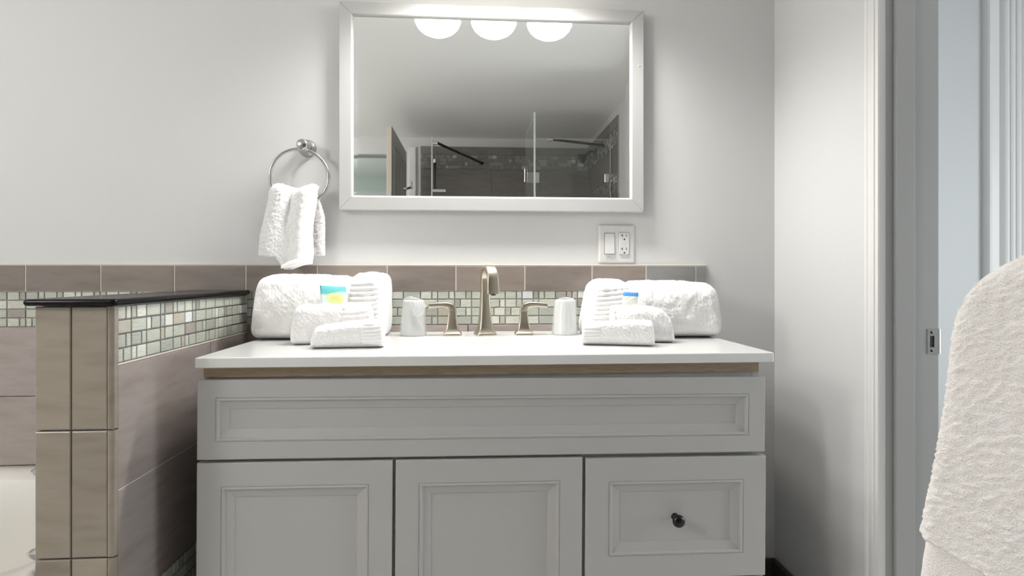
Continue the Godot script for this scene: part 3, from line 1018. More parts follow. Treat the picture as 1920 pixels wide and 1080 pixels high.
func build_next_room() -> void:
	var st := tool_()
	box(st, Vector3(-2.32, -0.1, 4.9), Vector3(-0.18, CEIL, 5.02))
	structure("wall_next_room_far", st, mat.green_paint, "pale green wall seen through the doorway in the mirror")
	st = tool_()
	box(st, Vector3(-2.32, -0.1, 3.1), Vector3(-2.2, CEIL, 4.9))
	structure("wall_next_room_left", st, mat.green_paint, "pale green side wall of the next room beyond the door")
	st = tool_()
	box(st, Vector3(-0.3, -0.1, 3.1), Vector3(-0.18, CEIL, 4.9))
	structure("wall_next_room_right", st, mat.green_paint, "pale green wall of the next room behind the open door")
	var w := Node3D.new()
	w.name = "window_2"
	add_child(w)
	w.set_meta("kind", "structure")
	w.set_meta("label", "white trimmed window on the pale green wall in the mirror")
	w.set_meta("category", "window")
	moulded_at(w, "casing", -1.9, 0.9, -0.7, 2.01)
	put("pane", box_mesh(Vector3(-1.82, 0.98, 4.872), Vector3(-0.78, 1.965, 4.879)), mat.hall_paint, w)
	# open door leaf
	var d := Node3D.new()
	d.name = "door_3"
	add_child(d)
	d.set_meta("kind", "structure")
	d.set_meta("label", "open grey panelled door with pale edge seen in the mirror")
	d.set_meta("category", "door")
	put("leaf", box_mesh(Vector3(-0.575, 0.01, 2.035), Vector3(-0.543, 2.03, 2.86), 0.0015), mat.door_grey, d)
	put("leaf_edge", box_mesh(Vector3(-0.575, 0.01, 2.030), Vector3(-0.5425, 2.03, 2.0345), 0.001), mat.door_edge, d)
	var how := Transform3D(Basis(Vector3.UP, PI / 2), Vector3(-0.543, 0, 0))
	for c: Array in [[2.13, 2.40], [2.49, 2.76]]:
		for r: Array in [[1.42, 1.93], [0.85, 1.33], [0.15, 0.72]]:
			st = tool_()
			moulded(st, -c[1], r[0], -c[0], r[1], [Vector2(0, 0.0), Vector2(0.004, 0.006), Vector2(0.014, 0.006), Vector2(0.022, 0.001), Vector2(0.03, 0.001), Vector2(0.05, 0.005)], how)
			put("panel", done(st), mat.door_grey, d)
	st = tool_()
	tube(st, [Vector3(-0.5425, 1.695, 2.56), Vector3(-0.505, 1.695, 2.56)], [0.011, 0.009])
	tube(st, [Vector3(-0.505, 1.695, 2.565), Vector3(-0.485, 1.698, 2.55), Vector3(-0.466, 1.702, 2.53)], [0.009, 0.009, 0.010])
	box(st, Vector3(-0.471, 1.685, 2.526), Vector3(-0.461, 1.745, 2.540), 0.002)
	put("door_lever", done(st), mat.chrome, d)
	put("backplate", box_mesh(Vector3(-0.5425, 1.67, 2.54), Vector3(-0.5375, 1.78, 2.585), 0.002), mat.brass, d)
	# casing of that doorway
	var t := Node3D.new()
	t.name = "trim_2"
	add_child(t)
	t.set_meta("kind", "structure")
	t.set_meta("label", "white casing around the doorway behind the open grey door")
	t.set_meta("category", "trim")
	put("casing", box_mesh(Vector3(-0.538, 0.0, FRONT - 0.018), Vector3(-0.480, 2.10, FRONT), 0.003), mat.trim_paint, t)
	put("casing", box_mesh(Vector3(-1.41, 0.0, FRONT - 0.018), Vector3(-1.35, 2.10, FRONT), 0.003), mat.trim_paint, t)
	put("jamb", box_mesh(Vector3(-1.35, 2.03, FRONT), Vector3(-0.56, 2.04, FRONT + 0.12)), mat.shaded_jamb_paint, t)
	# ceiling lamps (their light is set at the top)
	for k in 2:
		var at: Vector3 = [Vector3(-1.98, CEIL - 0.07, 1.76), Vector3(-1.9, CEIL, 3.55)][k]
		var stem := CEIL - at.y
		var l := thing("ceiling_lamp", ["round glowing glass bowl lamp under the bathroom ceiling on the tub side", "round glowing glass bowl lamp in the green next room"][k], "lamp", at)
		# a glass bowl hung on a short stem
		st = tool_()
		lathe(st, [Vector2(0.001, stem - 0.0005), Vector2(0.06, stem - 0.0006), Vector2(0.06, stem - 0.018), Vector2(0.05, stem - 0.026), Vector2(0.008, stem - 0.028), Vector2(0.008, -0.12), Vector2(0.001, -0.12)], 36)
		put("stem", done(st), mat.nickel, l)
		st = tool_()
		lathe(st, [Vector2(0.001, -0.295), Vector2(0.05, -0.290), Vector2(0.10, -0.272), Vector2(0.14, -0.240), Vector2(0.163, -0.200), Vector2(0.17, -0.160), Vector2(0.14, -0.135), Vector2(0.07, -0.123), Vector2(0.001, -0.1205)], 40)
		put("bowl", done(st), mat.lamp_shade_glow, l)


func moulded_at(parent: Node, called: String, x0: float, y0: float, x1: float, y1: float) -> void:
	var st := tool_()
	for b: Array in [[x0, y0, x1, y0 + 0.07], [x0, y1 - 0.04, x1, y1], [x0, y0 + 0.07, x0 + 0.07, y1 - 0.04], [x1 - 0.07, y0 + 0.07, x1, y1 - 0.04]]:
		box(st, Vector3(b[0], b[1], 4.88), Vector3(b[2], b[3], 4.8995), 0.003)
	put(called, done(st), mat.trim_paint, parent)


# ---------------------------------------------------------------- towel ring with its hand towel
func build_towel_ring() -> void:
	var t := thing("towel_ring", "brushed nickel towel ring on the wall left of the mirror", "towel ring", Vector3(-0.507, 1.434, 0.0))
	var st := tool_()
	lathe(st, [Vector2(0.0265, 0.0005), Vector2(0.0265, 0.004), Vector2(0.023, 0.009), Vector2(0.0185, 0.013), Vector2(0.017, 0.018)], 32, Vector3.ZERO, Vector3.BACK)
	put("rosette", done(st), mat.steel, t)
	st = tool_()
	lathe(st, [Vector2(0.0165, 0.016), Vector2(0.0165, 0.054), Vector2(0.0155, 0.059), Vector2(0.012, 0.062), Vector2(0.001, 0.063)], 32, Vector3.ZERO, Vector3.BACK)
	box(st, Vector3(-0.0145, -0.020, 0.032), Vector3(0.0145, 0.0, 0.0595), 0.003)
	put("post", done(st), mat.steel, t)
	st = tool_()
	var path := []
	var b := Basis(Vector3.UP, deg_to_rad(7.0)) * Basis(Vector3.FORWARD, deg_to_rad(0.0))
	for k in 64:
		var a := TAU * k / 64
		path.append(Vector3(-0.010, -0.012, 0.047) + b * Vector3(0.0825 * sin(a), -0.0825 + 0.0825 * cos(a), 0))
	tube(st, path, [0.0047], 14, true)
	put("ring", done(st), mat.steel, t)

	# hand towel through the ring: a front fall with folds, and the shorter back fall
	var h := thing("hand_towel", "white hand towel draped through the nickel towel ring", "towel", Vector3.ZERO)
	st = tool_()
	sheet(st, func(u: float, v: float) -> Vector3:
		var lx := lerpf(-0.598, -0.628, smoothstep(0.0, 0.9, v))
		var rx := lerpf(-0.465, -0.476, smoothstep(0.0, 0.75, v)) + 0.002 * sin(v * 9.0)
		var x := lerpf(lx, rx, u)
		var top := 1.311 + 0.006 * sin(u * 7.0 + 0.4) + 0.006 * smoothstep(0.6, 0.95, u) - 0.018 * pow(maxf(0.0, 1.0 - u * 7.0), 2.0) - 0.010 * pow(maxf(0.0, (u - 0.88) / 0.12), 2.0)
		var bottom := 1.102 - 0.006 * u - 0.034 * smoothstep(0.30, 0.50, u) + 0.018 * smoothstep(0.6, 1.0, u)
		var y := lerpf(top, bottom, v)
		var fold := 0.014 * exp(-pow((u - 0.74 - 0.05 * v) / 0.13, 2.0)) + 0.011 * exp(-pow((u - 0.22) / 0.20, 2.0)) * (1.0 - 0.5 * v) - 0.012 * exp(-pow((u - 0.45 - 0.02 * v) / 0.09, 2.0)) * (1.0 - smoothstep(0.2, 0.75, v))
		var arch := 0.028 * (1.0 - pow(1.0 - minf(v / 0.10, 1.0), 2.0))
		var z := 0.040 + arch + fold - 0.016 * pow(maxf(0.0, (u - 0.86) / 0.14), 2.0) - 0.008 * pow(maxf(0.0, 1.0 - u * 8.0), 2.0) + 0.010 * smoothstep(0.85, 1.0, v) * smoothstep(0.4, 0.7, u)
		return Vector3(x, y, z), 0.010, 60, 90, 0.0011, 420.0)
	put("front_fall", done(st), mat.terry, h)
	st = tool_()
	sheet(st, func(u: float, v: float) -> Vector3:
		var x := lerpf(lerpf(-0.592, -0.60, v), lerpf(-0.470, -0.449, smoothstep(0.0, 0.5, v)), u)
		var y := lerpf(1.309, 1.110 - 0.004 * u, v)
		var z := 0.030 - 0.010 * minf(v / 0.1, 1.0) + 0.004 * sin(u * 9.0)
		return Vector3(x, y, z), 0.008, 40, 70, 0.001, 420.0)
	put("back_fall", done(st), mat.terry, h)
	# curled hem at the bottom of the front fall
	st = tool_()
	var loops := []
	for k in 15:
		var s := k / 14.0
		var c := Vector3(lerpf(-0.556, -0.482, s), 1.072 + 0.014 * s + 0.004 * sin(s * PI), 0.088)
		var r := 0.006 + 0.008 * sin(clampf(s * 1.05, 0.0, 1.0) * PI * 0.9)
		loops.append(ring_at(c, Vector3(0, 0, 1) * r * 0.85, Vector3(-0.18, -1, 0).normalized() * r * -0.8, 16))
	loft(st, loops)
	put("hem_roll", done(st), mat.terry, h)


# a thick sheet over a surface f(u, v), u across and v down, with fluffy noise
func sheet(st: SurfaceTool, f: Callable, thick: float, nu: int, nv: int, amp: float, freq: float) -> void:
	var front := []
	var back := []
	for j in nv + 1:
		var a := PackedVector3Array()
		var b := PackedVector3Array()
		for i in nu + 1:
			var u := float(i) / nu
			var v := float(j) / nv
			var p: Vector3 = f.call(u, v)
			var du: Vector3 = f.call(minf(u + 0.01, 1.0), v) - f.call(maxf(u - 0.01, 0.0), v)
			var dv: Vector3 = f.call(u, minf(v + 0.01, 1.0)) - f.call(u, maxf(v - 0.01, 0.0))
			var n := dv.cross(du).normalized()
			var edge := minf(minf(u, 1.0 - u) * nu, minf(v, 1.0 - v) * nv) / 3.0
			var half := thick / 2.0 * sqrt(clampf(edge, 0.0, 1.0) * (2.0 - clampf(edge, 0.0, 1.0))) if edge < 1.0 else thick / 2.0
			var d := amp * fine.get_noise_3dv(p * freq) + amp * 1.5 * fine.get_noise_3dv(p * freq * 0.3)
			a.append(p + n * (half + d))
			b.append(p - n * half)
		front.append(a)
		back.append(b)
	st.set_smooth_group(0)
	for j in nv:
		for i in nu:
			quad(st, front[j + 1][i], front[j + 1][i + 1], front[j][i + 1], front[j][i])
			quad(st, back[j][i], back[j][i + 1], back[j + 1][i + 1], back[j + 1][i])
	for j in nv:
		quad(st, front[j][0], back[j][0], back[j + 1][0], front[j + 1][0])
		quad(st, front[j + 1][nu], back[j + 1][nu], back[j][nu], front[j][nu])
	for i in nu:
		quad(st, front[0][i + 1], back[0][i + 1], back[0][i], front[0][i])
		quad(st, front[nv][i], back[nv][i], back[nv][i + 1], front[nv][i + 1])
	st.set_smooth_group(-1)


# ---------------------------------------------------------------- switch and outlet
func build_outlet() -> void:
	var t := thing("outlet_plate", "white double wall plate with rocker switch and outlet below the mirror", "outlet", Vector3(0.447, 1.1475, 0.0))
	var st := tool_()
	var loops := []
	for s: Array in [[0.0, 0.0005], [0.0, 0.0025], [0.003, 0.0055], [0.006, 0.0065]]:
		loops.append(lift(rrect(-0.0585 + s[0], -0.060 + s[0], 0.0585 - s[0], 0.060 - s[0], 0.006, 4), s[1]))
	loft(st, loops, true, true, true)
	put("plate", done(st), mat.plastic_white, t)
	# rocker, tilted about its middle
	st = tool_()
	box(st, Vector3(-0.0405, -0.0345, 0.0060), Vector3(-0.0055, 0.0345, 0.0068))
	put("shaded_switch_frame", done(st), mat.grout, t)  # coloured grey to stand in for the shade along the rocker edges
	st = tool_()
	var prof := PackedVector2Array([Vector2(-0.032, 0.0066), Vector2(-0.032, 0.0105), Vector2(-0.0305, 0.0112), Vector2(0.0, 0.0092), Vector2(0.0305, 0.0082), Vector2(0.032, 0.0075), Vector2(0.032, 0.0066)])
	var ends := []
	for x: float in [-0.038, -0.008]:
		var lp := PackedVector3Array()
		for q in prof:
			lp.append(Vector3(x, q.x, q.y))
		lp.reverse()
		ends.append(lp)
	loft(st, ends, true, true, false)
	put("rocker_switch", done(st), mat.plastic_white, t)
	st = tool_()
	box(st, Vector3(0.0062, -0.0348, 0.0062), Vector3(0.0398, 0.0348, 0.0067))
	put("outlet_gap", done(st), mat.dark_grout, t)
	st = tool_()
	loops = []
	for s: Array in [[0.0, 0.0066], [0.0, 0.0092], [0.0012, 0.0100]]:
		loops.append(lift(rrect(0.0072 + s[0], -0.0335 + s[0], 0.0388 - s[0], 0.0340 - s[0], 0.002, 3), s[1]))
	loft(st, loops, true, true, false)
	box(st, Vector3(0.0175, -0.0035, 0.0099), Vector3(0.0330, -0.0015, 0.0104))
	box(st, Vector3(0.0175, 0.0015, 0.0099), Vector3(0.0330, 0.0035, 0.0104))
	var face := put("receptacle", done(st), mat.plastic_white, t)
	for y: float in [0.0255, -0.0165]:
		st = tool_()
		box(st, Vector3(0.0165, y - 0.0045, 0.0099), Vector3(0.0184, y + 0.0045, 0.01015))
		box(st, Vector3(0.0115, y - 0.0010, 0.0099), Vector3(0.0165, y + 0.0010, 0.01015))
		box(st, Vector3(0.0285, y - 0.0036, 0.0099), Vector3(0.0304, y + 0.0036, 0.01015))
		lathe(st, [Vector2(0.0026, 0.0), Vector2(0.0026, 0.0003)], 14, Vector3(0.0235, y - 0.0120, 0.0099), Vector3.BACK)
		put("slots", done(st), mat.plastic_dark, face)
	for p: Vector2 in [Vector2(-0.023, -0.0465), Vector2(0.0235, 0.0475)]:
		st = tool_()
		lathe(st, [Vector2(0.0028, 0.0), Vector2(0.0026, 0.0005), Vector2(0.001, 0.0008)], 14, Vector3(p.x, p.y, 0.0065), Vector3.BACK)
		box(st, Vector3(p.x - 0.0005, p.y - 0.0022, 0.0072), Vector3(p.x + 0.0005, p.y + 0.0022, 0.00745))
		put("screw", done(st), mat.trim_paint, t)


# ---------------------------------------------------------------- faucet
func sq_loop(c: Vector3, u: Vector3, v: Vector3, hu: float, hv: float, r: float) -> PackedVector3Array:
	var lp := PackedVector3Array()
	for q in rrect(-hu, -hv, hu, hv, minf(r, minf(hu, hv) * 0.95), 4):
		lp.append(c + u * q.x + v * q.y)
	return lp


func build_faucet() -> void:
	var t := thing("faucet", "brushed nickel faucet with tall arched spout and two lever handles", "faucet", Vector3(0.031, TOP, 0.118))
	t.rotation.y = deg_to_rad(13.0)
	var st := tool_()
	var x := Vector3.RIGHT
	var z := Vector3.FORWARD
	# flared foot and column: centre line rises, then arches forward and down
	var loops := []
	for s: Array in [[0.0003, 0.0285, 0.0285, 0.0], [0.004, 0.0290, 0.0290, 0.0], [0.007, 0.0270, 0.0270, 0.0], [0.012, 0.0235, 0.0235, 0.0], [0.022, 0.0200, 0.0205, 0.0], [0.045, 0.0170, 0.0180, -0.001], [0.075, 0.0145, 0.0155, -0.002], [0.105, 0.0130, 0.0140, -0.003], [0.135, 0.0125, 0.0130, -0.003], [0.155, 0.0125, 0.0122, -0.001]]:
		loops.append(sq_loop(Vector3(0, s[0], s[3]), x, z, s[1], s[2], 0.005))
	var c := Vector3(0, 0.158, 0.043)
	for k in 15:
		var a := deg_to_rad(180.0 - 175.0 * (k + 1) / 15.0)
		var rad := Vector3(0, sin(a), cos(a))
		var f := (k + 1) / 15.0
		loops.append(sq_loop(c + Vector3(0, rad.y * 0.036, rad.z * 0.044), x, -rad if false else rad, lerpf(0.0125, 0.0162, f), lerpf(0.0118, 0.0065, f), 0.004))
	for k in 3:
		var y := 0.158 - 0.012 * (k + 1)
		loops.append(sq_loop(Vector3(0, y, 0.0875 + 0.002 * k), x, Vector3.BACK, lerpf(0.0164, 0.0172, k / 2.0), 0.0065, 0.003))
	loft(st, loops, true, true, true)
	put("spout", done(st), mat.nickel, t)
	st = tool_()
	lathe(st, [Vector2(0.007, 0.0), Vector2(0.007, 0.004)], 16, Vector3(0, 0.1180, 0.0915))
	put("aerator", done(st), mat.dark_chrome, t)
	for s: float in [-1.0, 1.0]:
		var turn := Basis(Vector3.UP, deg_to_rad(-13.0))
		var where := Transform3D(turn, turn * Vector3(0.009 + s * 0.1035, 0, 0))
		st = tool_()
		loops = []
		for q: Array in [[0.0003, 0.0265, 0.0255], [0.004, 0.0270, 0.0260], [0.007, 0.0252, 0.0240], [0.012, 0.0205, 0.0195], [0.020, 0.0175, 0.0170], [0.035, 0.0148, 0.0145], [0.052, 0.0128, 0.0128], [0.068, 0.0120, 0.0120]]:
			loops.append(sq_loop(Vector3(0, q[0], 0), x, z, q[1], q[2], 0.004))
		loft(st, loops, true, true, true)
		var h := put("handle", done(st), mat.nickel, t)
		h.transform = where
		st = tool_()
		loops = []
		# lever: from the top of the base, turning outwards
		for q: Array in [[0.0, 0.0685, 90.0, 0.0120], [0.001, 0.0765, 80.0, 0.0118], [0.006, 0.0835, 55.0, 0.0105], [0.014, 0.0868, 22.0, 0.0085], [0.025, 0.0880, 6.0, 0.0075], [0.040, 0.0876, -2.0, 0.0072], [0.055, 0.0866, -5.0, 0.0070], [0.068, 0.0853, -6.0, 0.0066]]:
			var a := deg_to_rad(q[2])
			var d := Vector3(cos(a) * s, sin(a), 0)
			var up := Vector3(-sin(a) * s, cos(a), 0)
			var lp := sq_loop(Vector3(q[0] * s, q[1], 0), up, Vector3.BACK, q[3], 0.0115, 0.003)
			if up.cross(Vector3.BACK).dot(d) < 0:
				lp.reverse()
			loops.append(lp)
		loft(st, loops, true, true, true)
		put("lever", done(st), mat.nickel, h)


# ---------------------------------------------------------------- wrapped cups
func build_cups() -> void:
	for k in 2:
		var at: Vector3 = [Vector3(-0.176, TOP, 0.112), Vector3(0.265, TOP, 0.112)][k]
		var t := thing("plastic_cup", ["upside down plastic cup in crumpled clear wrap left of the faucet", "upside down wrapped plastic cup right of the faucet with smooth sides"][k], "cup", at, "wrapped cups by the basin")
		var st := tool_()
		lathe(st, [Vector2(0.0365, 0.0005), Vector2(0.0375, 0.003), Vector2(0.0362, 0.006), Vector2(0.0285, 0.098), Vector2(0.0270, 0.1010), Vector2(0.001, 0.1015)], 40)
		put("cup", done(st), mat.cup_plastic, t)
		st = tool_()
		var loops := []
		for j in 31:
			var v := j / 30.0
			var lp := PackedVector3Array()
			for i in 64:
				var a := TAU * i / 64
				var d := Vector3(cos(a), 0, sin(a))
				var base := lerpf(0.0395, 0.0300, minf(v, 0.93)) if v < 0.93 else lerpf(0.0302, 0.006, (v - 0.93) / 0.07)
				var crumple := 0.0024 * absf(soft.get_noise_3dv(Vector3(d.x * 1.6, v * 3.2 + k * 9.0, d.z * 1.6)))
				if k == 0:
					# twist of loose film at the upper right
					crumple += 0.012 * exp(-pow((v - 0.72) / 0.20, 2.0)) * pow(maxf(0.0, d.dot(Vector3(0.75, 0, 0.66))), 5.0) * (1.0 + 0.5 * soft.get_noise_3dv(Vector3(d.x * 7.0, v * 6.0, d.z * 7.0)))
				else:
					crumple += 0.0012 * pow(maxf(0.0, sin(a * 5.0)), 6.0) + 0.0022 * exp(-pow((a - 1.45) / 0.10, 2.0))
				var y := 0.0008 + v * 0.1065
				if v > 0.9:
					y += 0.004 * soft.get_noise_3dv(Vector3(d.x * 2.0, 4.0 + k, d.z * 2.0)) + (0.006 * maxf(0.0, -d.x) if k == 0 else 0.0)
				lp.append(d * (base + crumple) + Vector3(0, y, 0))
			lp.reverse()
			loops.append(lp)
		loft(st, loops, false, true, true)
		put("wrap", done(st), mat.clear_film, t)
		st = tool_()
		var lines := [[[-0.002, 0.104], [-0.001, 0.090], [0.001, 0.076], [0.005, 0.061], [0.012, 0.057], [0.020, 0.060], [0.028, 0.065], [0.0325, 0.077], [0.031, 0.091], [0.024, 0.103], [0.012, 0.1065]], [[0.004, 0.100], [0.006, 0.085], [0.010, 0.071], [0.017, 0.072], [0.020, 0.085], [0.018, 0.099]], [[0.012, 0.057], [0.016, 0.042], [0.024, 0.030], [0.030, 0.018]], [[-0.020, 0.108], [-0.010, 0.1125], [0.0, 0.107], [0.010, 0.1065]]]
		if k == 1:
			lines = [[[-0.022, 0.105], [-0.006, 0.107], [0.010, 0.107], [0.022, 0.105]], [[-0.003, 0.100], [-0.004, 0.070], [-0.005, 0.035], [-0.006, 0.008]], [[0.010, 0.098], [0.013, 0.060], [0.016, 0.020]]]
		for line: Array in lines:
			var path := []
			for q: Array in line:
				var r := lerpf(0.0400, 0.0330, clampf(q[1] / 0.1, 0.0, 1.0))
				path.append(Vector3(q[0], q[1], sqrt(maxf(r * r - q[0] * q[0], 0.00002)) if q[1] < 0.1055 else 0.012))
			tube(st, path, [0.0009, 0.0013, 0.0010, 0.0014, 0.0009], 8)
		put("wrap_fold", done(st), mat.plastic_white, t)


# ---------------------------------------------------------------- folded towels
# a soft block along x: half sizes from its profile, flat below, ribs in the woven band
func fabric(size: Vector3, top: Array, lean: float, band: Vector2, pitch: float, nx: int, nt: int, seed_: float, bulge := 0.0, power := 3.4, slant := Vector2.ZERO, rib_height := 0.005) -> ArrayMesh:
	var st := tool_()
	var loops := []
	for i in nx + 1:
		var u := lerpf(float(i) / nx, 0.5 - 0.5 * cos(PI * i / nx), 0.75)
		var e := absf(2.0 * u - 1.0)
		var ends := pow(maxf(1.0 - pow(e, 36.0), 0.0), 1.0 / 3.0)
		var f := u * (top.size() - 1)
		var k := mini(int(f), top.size() - 2)
		var w := f - k
		w = w * w * (3.0 - 2.0 * w)
		var h: float = lerpf(top[k], top[k + 1], w) * size.y
		var b := h / 2.0 * (0.25 + 0.75 * ends)
		var a := size.z / 2.0 * (0.25 + 0.75 * ends)
		var lp := PackedVector3Array()
		for j in nt:
			var t := TAU * j / nt
			var cz := cos(t)
			var sy := sin(t)
			var q := pow(pow(absf(cz), power) + pow(absf(sy), power), -1.0 / power)
			var zz := cz * q
			var yy := sy * q
			var p := Vector3((u - 0.5) * size.x, 0, 0)
			var n := Vector3(0, signf(sy) * pow(absf(yy), power - 1.0), signf(cz) * pow(absf(zz), power - 1.0)).normalized()
			p.y = h / 2.0 + b * yy
			p.z = a * zz - lean * (p.y / size.y)
			p.x += p.y * (slant.x * (1.0 - u) + slant.y * u)
			var low := smoothstep(0.02, 0.18, p.y / size.y)
			var s3 := p + Vector3(seed_, seed_ * 0.7, seed_ * 1.3)
			var inband := smoothstep(band.x - 0.015, band.x + 0.015, u) * (1.0 - smoothstep(band.y - 0.01, band.y + 0.01, u))
			var edge_line := exp(-pow((u - band.x) / 0.012, 2.0))
			var d := minf(0.005, size.y * 0.045) * soft.get_noise_3dv(s3 * 14.0)
			d += (0.0012 * fine.get_noise_3dv(s3 * 230.0) + 0.0006 * fine.get_noise_3dv(s3 * 110.0)) * (1.0 - 0.85 * inband)
			d += bulge * maxf(0.0, cz) * sin(PI * clampf(u, 0.0, 1.0)) * sin(PI * clampf(p.y / h, 0.0, 1.0))
			if inband > 0.0:
				var arc := (p.y - 0.10 * (u - band.x) * (u - band.x) * size.y * 4.0) if absf(n.z) > absf(n.y) else p.z
				d += inband * (rib_height * pow(absf(sin(PI * arc / pitch)), 0.65) - 0.001)
			d -= 0.0012 * edge_line
			p += n * d * low * (0.2 + 0.8 * ends)
			p.y = maxf(p.y, 0.0006)
			lp.append(p)
		lp.reverse()
		loops.append(lp)
	# the loops follow +x; about that axis z -> y would be clockwise, so they were turned round
	st.set_smooth_group(0)
	var n2: int = loops[0].size()
	for k2 in loops.size() - 1:
		for i2 in n2:
			var j2 := (i2 + 1) % n2
			quad(st, loops[k2][i2], loops[k2][j2], loops[k2 + 1][j2], loops[k2 + 1][i2])
	cap(st, loops[0], true)
	cap(st, loops[-1], false)
	return done(st)


func towel(called: String, label: String, at: Vector3, turn: float, group: String, me: Mesh) -> void:
	var t := put(called, me, mat.terry, self, at)
	t.rotation.y = deg_to_rad(turn)
	t.set_meta("label", label)
	t.set_meta("category", "towel")
	t.set_meta("group", group)


func build_folded_towels() -> void:
	var y := TOP + 0.0004
	# left set
	towel("bath_towel", "large folded white bath towel at the back left of the countertop", Vector3(-0.421, y, 0.134), -2.0, "folded bath towels",
		fabric(Vector3(0.352, 0.176, 0.205), [0.95, 0.985, 0.99, 0.985, 0.98, 0.985, 0.975, 0.94, 0.985, 1.0, 0.985], 0.03, Vector2(0.765, 1.1), 0.0130, 190, 200, 1.0, 0.008, 4.4, Vector2(0.05, -0.03), 0.0065))
	towel("folded_hand_towel", "folded white hand towel in the middle of the left towel stack", Vector3(-0.358, y, 0.2935), 1.5, "folded hand towels",
		fabric(Vector3(0.206, 0.099, 0.074), [0.97, 1.0, 1.0, 0.98, 1.0, 0.96, 0.93], 0.015, Vector2(0.64, 1.1), 0.0105, 130, 130, 4.0, 0.003, 4.0, Vector2(0.12, -0.1)))
	towel("washcloth", "rolled white washcloth in front of the left towel stack", Vector3(-0.3035, y, 0.3705), 3.5, "rolled washcloths",
		fabric(Vector3(0.176, 0.0625, 0.066), [0.80, 0.88, 0.93, 0.97, 1.0, 1.02, 0.98], 0.002, Vector2(0.70, 1.1), 0.0075, 130, 110, 7.0, 0.0, 3.0, Vector2(0.25, -0.1), 0.0034))
	# right set
	towel("bath_towel", "large folded white bath towel at the back right of the countertop", Vector3(0.497, y, 0.146), -2.0, "folded bath towels",
		fabric(Vector3(0.384, 0.158, 0.215), [0.96, 1.0, 0.99, 0.94, 0.985, 1.0, 0.99, 0.985, 0.98, 0.965, 0.90], 0.03, Vector2(-0.1, 0.27), 0.0125, 200, 190, 10.0, 0.008, 4.2, Vector2(0.22, -0.02), 0.0062))
	towel("folded_hand_towel", "folded white hand towel in the middle of the right towel stack", Vector3(0.436, y, 0.3075), -6.0, "folded hand towels",
		fabric(Vector3(0.165, 0.095, 0.070), [0.96, 1.0, 1.0, 0.99, 0.97, 0.90, 0.70], 0.015, Vector2(-0.1, 0.05), 0.0105, 120, 130, 13.0, 0.003, 3.8, Vector2(0.05, -0.15)))
	towel("washcloth", "rolled white washcloth in front of the right towel stack", Vector3(0.357, y, 0.3690), -15.0, "rolled washcloths",
		fabric(Vector3(0.182, 0.0620, 0.060), [0.84, 0.90, 0.96, 0.98, 1.0, 1.0, 0.98], 0.002, Vector2(-0.1, 0.26), 0.0075, 130, 110, 16.0, 0.0, 2.9, Vector2(0.1, -0.1), 0.0034))


# ---------------------------------------------------------------- soap packets
func build_soap() -> void:
	var im := Image.create(256, 192, false, Image.FORMAT_RGB8)
	for yy in 192:
		for xx in 256:
			var u := xx / 255.0
			var v := yy / 191.0
			var edge := 0.42 + 0.05 * sin(u * 6.0) - 0.10 * u
			var c := Color(0.42, 0.80, 0.82).lerp(Color(0.50, 0.84, 0.84), u)
			c = c.lerp(Color(0.90, 0.965, 0.95), smoothstep(edge - 0.08, edge + 0.1, v))
			var dx := (u - 0.55) / 0.36
			var dy := (v - 0.64) / 0.30
			var r := dx * dx + dy * dy
			c = c.lerp(Color(0.90, 0.93, 0.66), 1.0 - smoothstep(0.82, 1.0, r))
			var r2 := pow((u - 0.57) / 0.22, 2.0) + pow((v - 0.63) / 0.14, 2.0)
			c = c.lerp(Color(0.84, 0.88, 0.55), (1.0 - smoothstep(0.7, 1.0, r2)) * 0.5)
			im.set_pixel(xx, yy, c)
	var m := plain("soap_print", Color(1, 1, 1), 0.28)
	m.albedo_texture = ImageTexture.create_from_image(im)
	var im2 := Image.create(128, 128, false, Image.FORMAT_RGB8)
	for yy in 128:
		for xx in 128:
			var v := yy / 127.0
			im2.set_pixel(xx, yy, Color(0.33, 0.60, 0.86) if v < 0.30 else Color(0.93, 0.93, 0.90))
	var m2 := plain("soap_print_blue", Color(1, 1, 1), 0.3)
	m2.albedo_texture = ImageTexture.create_from_image(im2)
	soap("soap_packet", "turquoise and white soap packet with yellow oval on the left towels", Vector3(-0.364, 0.995, 0.266), Vector3(-16, 4, -3), Vector2(0.066, 0.052), -0.010, m)
	soap("soap_packet", "small white packet with blue top edge on the right towels", Vector3(0.412, 0.985, 0.286), Vector3(-16, -8, -2), Vector2(0.040, 0.038), 0.004, m2)


func soap(called: String, label: String, at: Vector3, turn: Vector3, size: Vector2, skew: float, m: Material) -> void:
	var st := tool_()
	var n := 12
	st.set_smooth_group(0)
	for side in 2:
		for j in n:
			for i in n:
				var q := []
				for c: Vector2 in [Vector2(i, j), Vector2(i + 1, j), Vector2(i + 1, j + 1), Vector2(i, j + 1)]:
					var u := c.x / n
					var v := c.y / n
					var puff := 0.0035 * pow(sin(PI * u) * sin(PI * v), 0.5) * (1.0 + 0.35 * soft.get_noise_2d(u * 4.0, v * 4.0))
					q.append([Vector3((u - 0.5) * size.x + skew * (v - 0.5), (v - 0.5) * size.y, puff * (1.0 if side == 0 else -1.0)), Vector2(u, 1.0 - v)])
				if side == 1:
					q.reverse()
				for k in [0, 2, 1, 0, 3, 2]:
					st.set_uv(q[k][1])
					st.add_vertex(q[k][0])
	var o := put(called, done(st), m, self, at)
	o.rotation_degrees = turn
	o.set_meta("label", label)
	o.set_meta("category", "soap")
	o.set_meta("group", "soap packets on the towels")


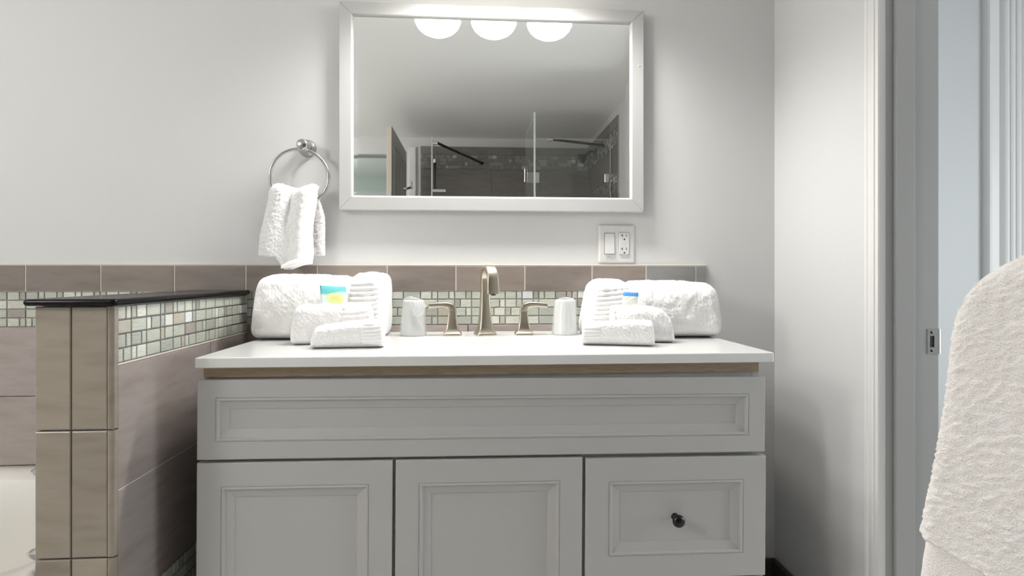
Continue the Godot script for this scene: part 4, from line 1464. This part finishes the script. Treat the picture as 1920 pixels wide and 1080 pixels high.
# ---------------------------------------------------------------- towel hanging close to the camera on the right
func build_hanging_towel() -> void:
	var t := thing("hanging_towel", "large white terry towel hanging close at the right edge of the photo", "towel", Vector3.ZERO)
	var st := tool_()
	var nz := 170
	var ny := 270
	var loops := []
	# each section across z is an upside-down U: up the face towards the camera, over the bar, down the other face
	for i in nz + 1:
		var s := float(i) / nz
		var z := 1.445 + 0.335 * s
		var lp := PackedVector3Array()
		for j in ny + 1:
			var v := float(j) / ny
			var y := 0.70 + 0.369 * v
			# the far edge of the towel draws in towards the top
			var shoulder := sqrt(maxf(0.0, 1.0 - pow(clampf((0.062 - (1.069 - y)) / 0.062, 0.0, 1.0), 2.0)))
			var edge := 1.427 + 0.050 * smoothstep(0.84, 1.02, y) * 0.55 + 0.075 * (1.0 - shoulder)
			var zz := edge + (1.78 - edge) * s
			var round_top := 0.030 * (1.0 - sqrt(maxf(0.0, 1.0 - pow(clampf((y - 1.039) / 0.030, 0.0, 1.0), 2.0))))
			var round_edge := 0.016 * pow(maxf(0.0, 1.0 - (zz - edge) / 0.022), 2.0)
			var x := 0.258 + round_top + round_edge + 0.002 * soft.get_noise_2d(zz * 6.0, y * 5.0)
			var d := 0.0
			if y > 0.897 or y < 0.862:
				d = 0.0010 * fine.get_noise_3d(zz * 210.0, y * 430.0, 3.0) + 0.0006 * fine.get_noise_3d(zz * 420.0, y * 620.0, 9.0) + 0.0012 + (0.0014 if y < 0.862 else 0.0)
			else:
				d = 0.0003 * sin(TAU * zz / 0.0045) - 0.0036
			lp.append(Vector3(x - d, y, zz))
		loops.append(lp)
	st.set_smooth_group(0)
	for i in nz:
		for j in ny:
			quad(st, loops[i][j], loops[i + 1][j], loops[i + 1][j + 1], loops[i][j + 1])
	# back face and edges
	for i in nz:
		var a0: Vector3 = loops[i][0]
		var a1: Vector3 = loops[i + 1][0]
		var b0: Vector3 = loops[i][ny]
		var b1: Vector3 = loops[i + 1][ny]
		var k := Vector3(0.048, 0, 0)
		quad(st, b0, b1, b1 + Vector3(0.020, -0.014, 0), b0 + Vector3(0.020, -0.014, 0))
		quad(st, b0 + Vector3(0.020, -0.014, 0), b1 + Vector3(0.020, -0.014, 0), a1 + k, a0 + k)
		quad(st, a0 + k, a1 + k, a1, a0)
	for j in ny:
		var k := Vector3(0.030, 0, 0.006)
		quad(st, loops[0][j + 1], loops[0][j + 1] + k, loops[0][j] + k, loops[0][j])
	put("cloth", done(st), mat.terry_grey, t)
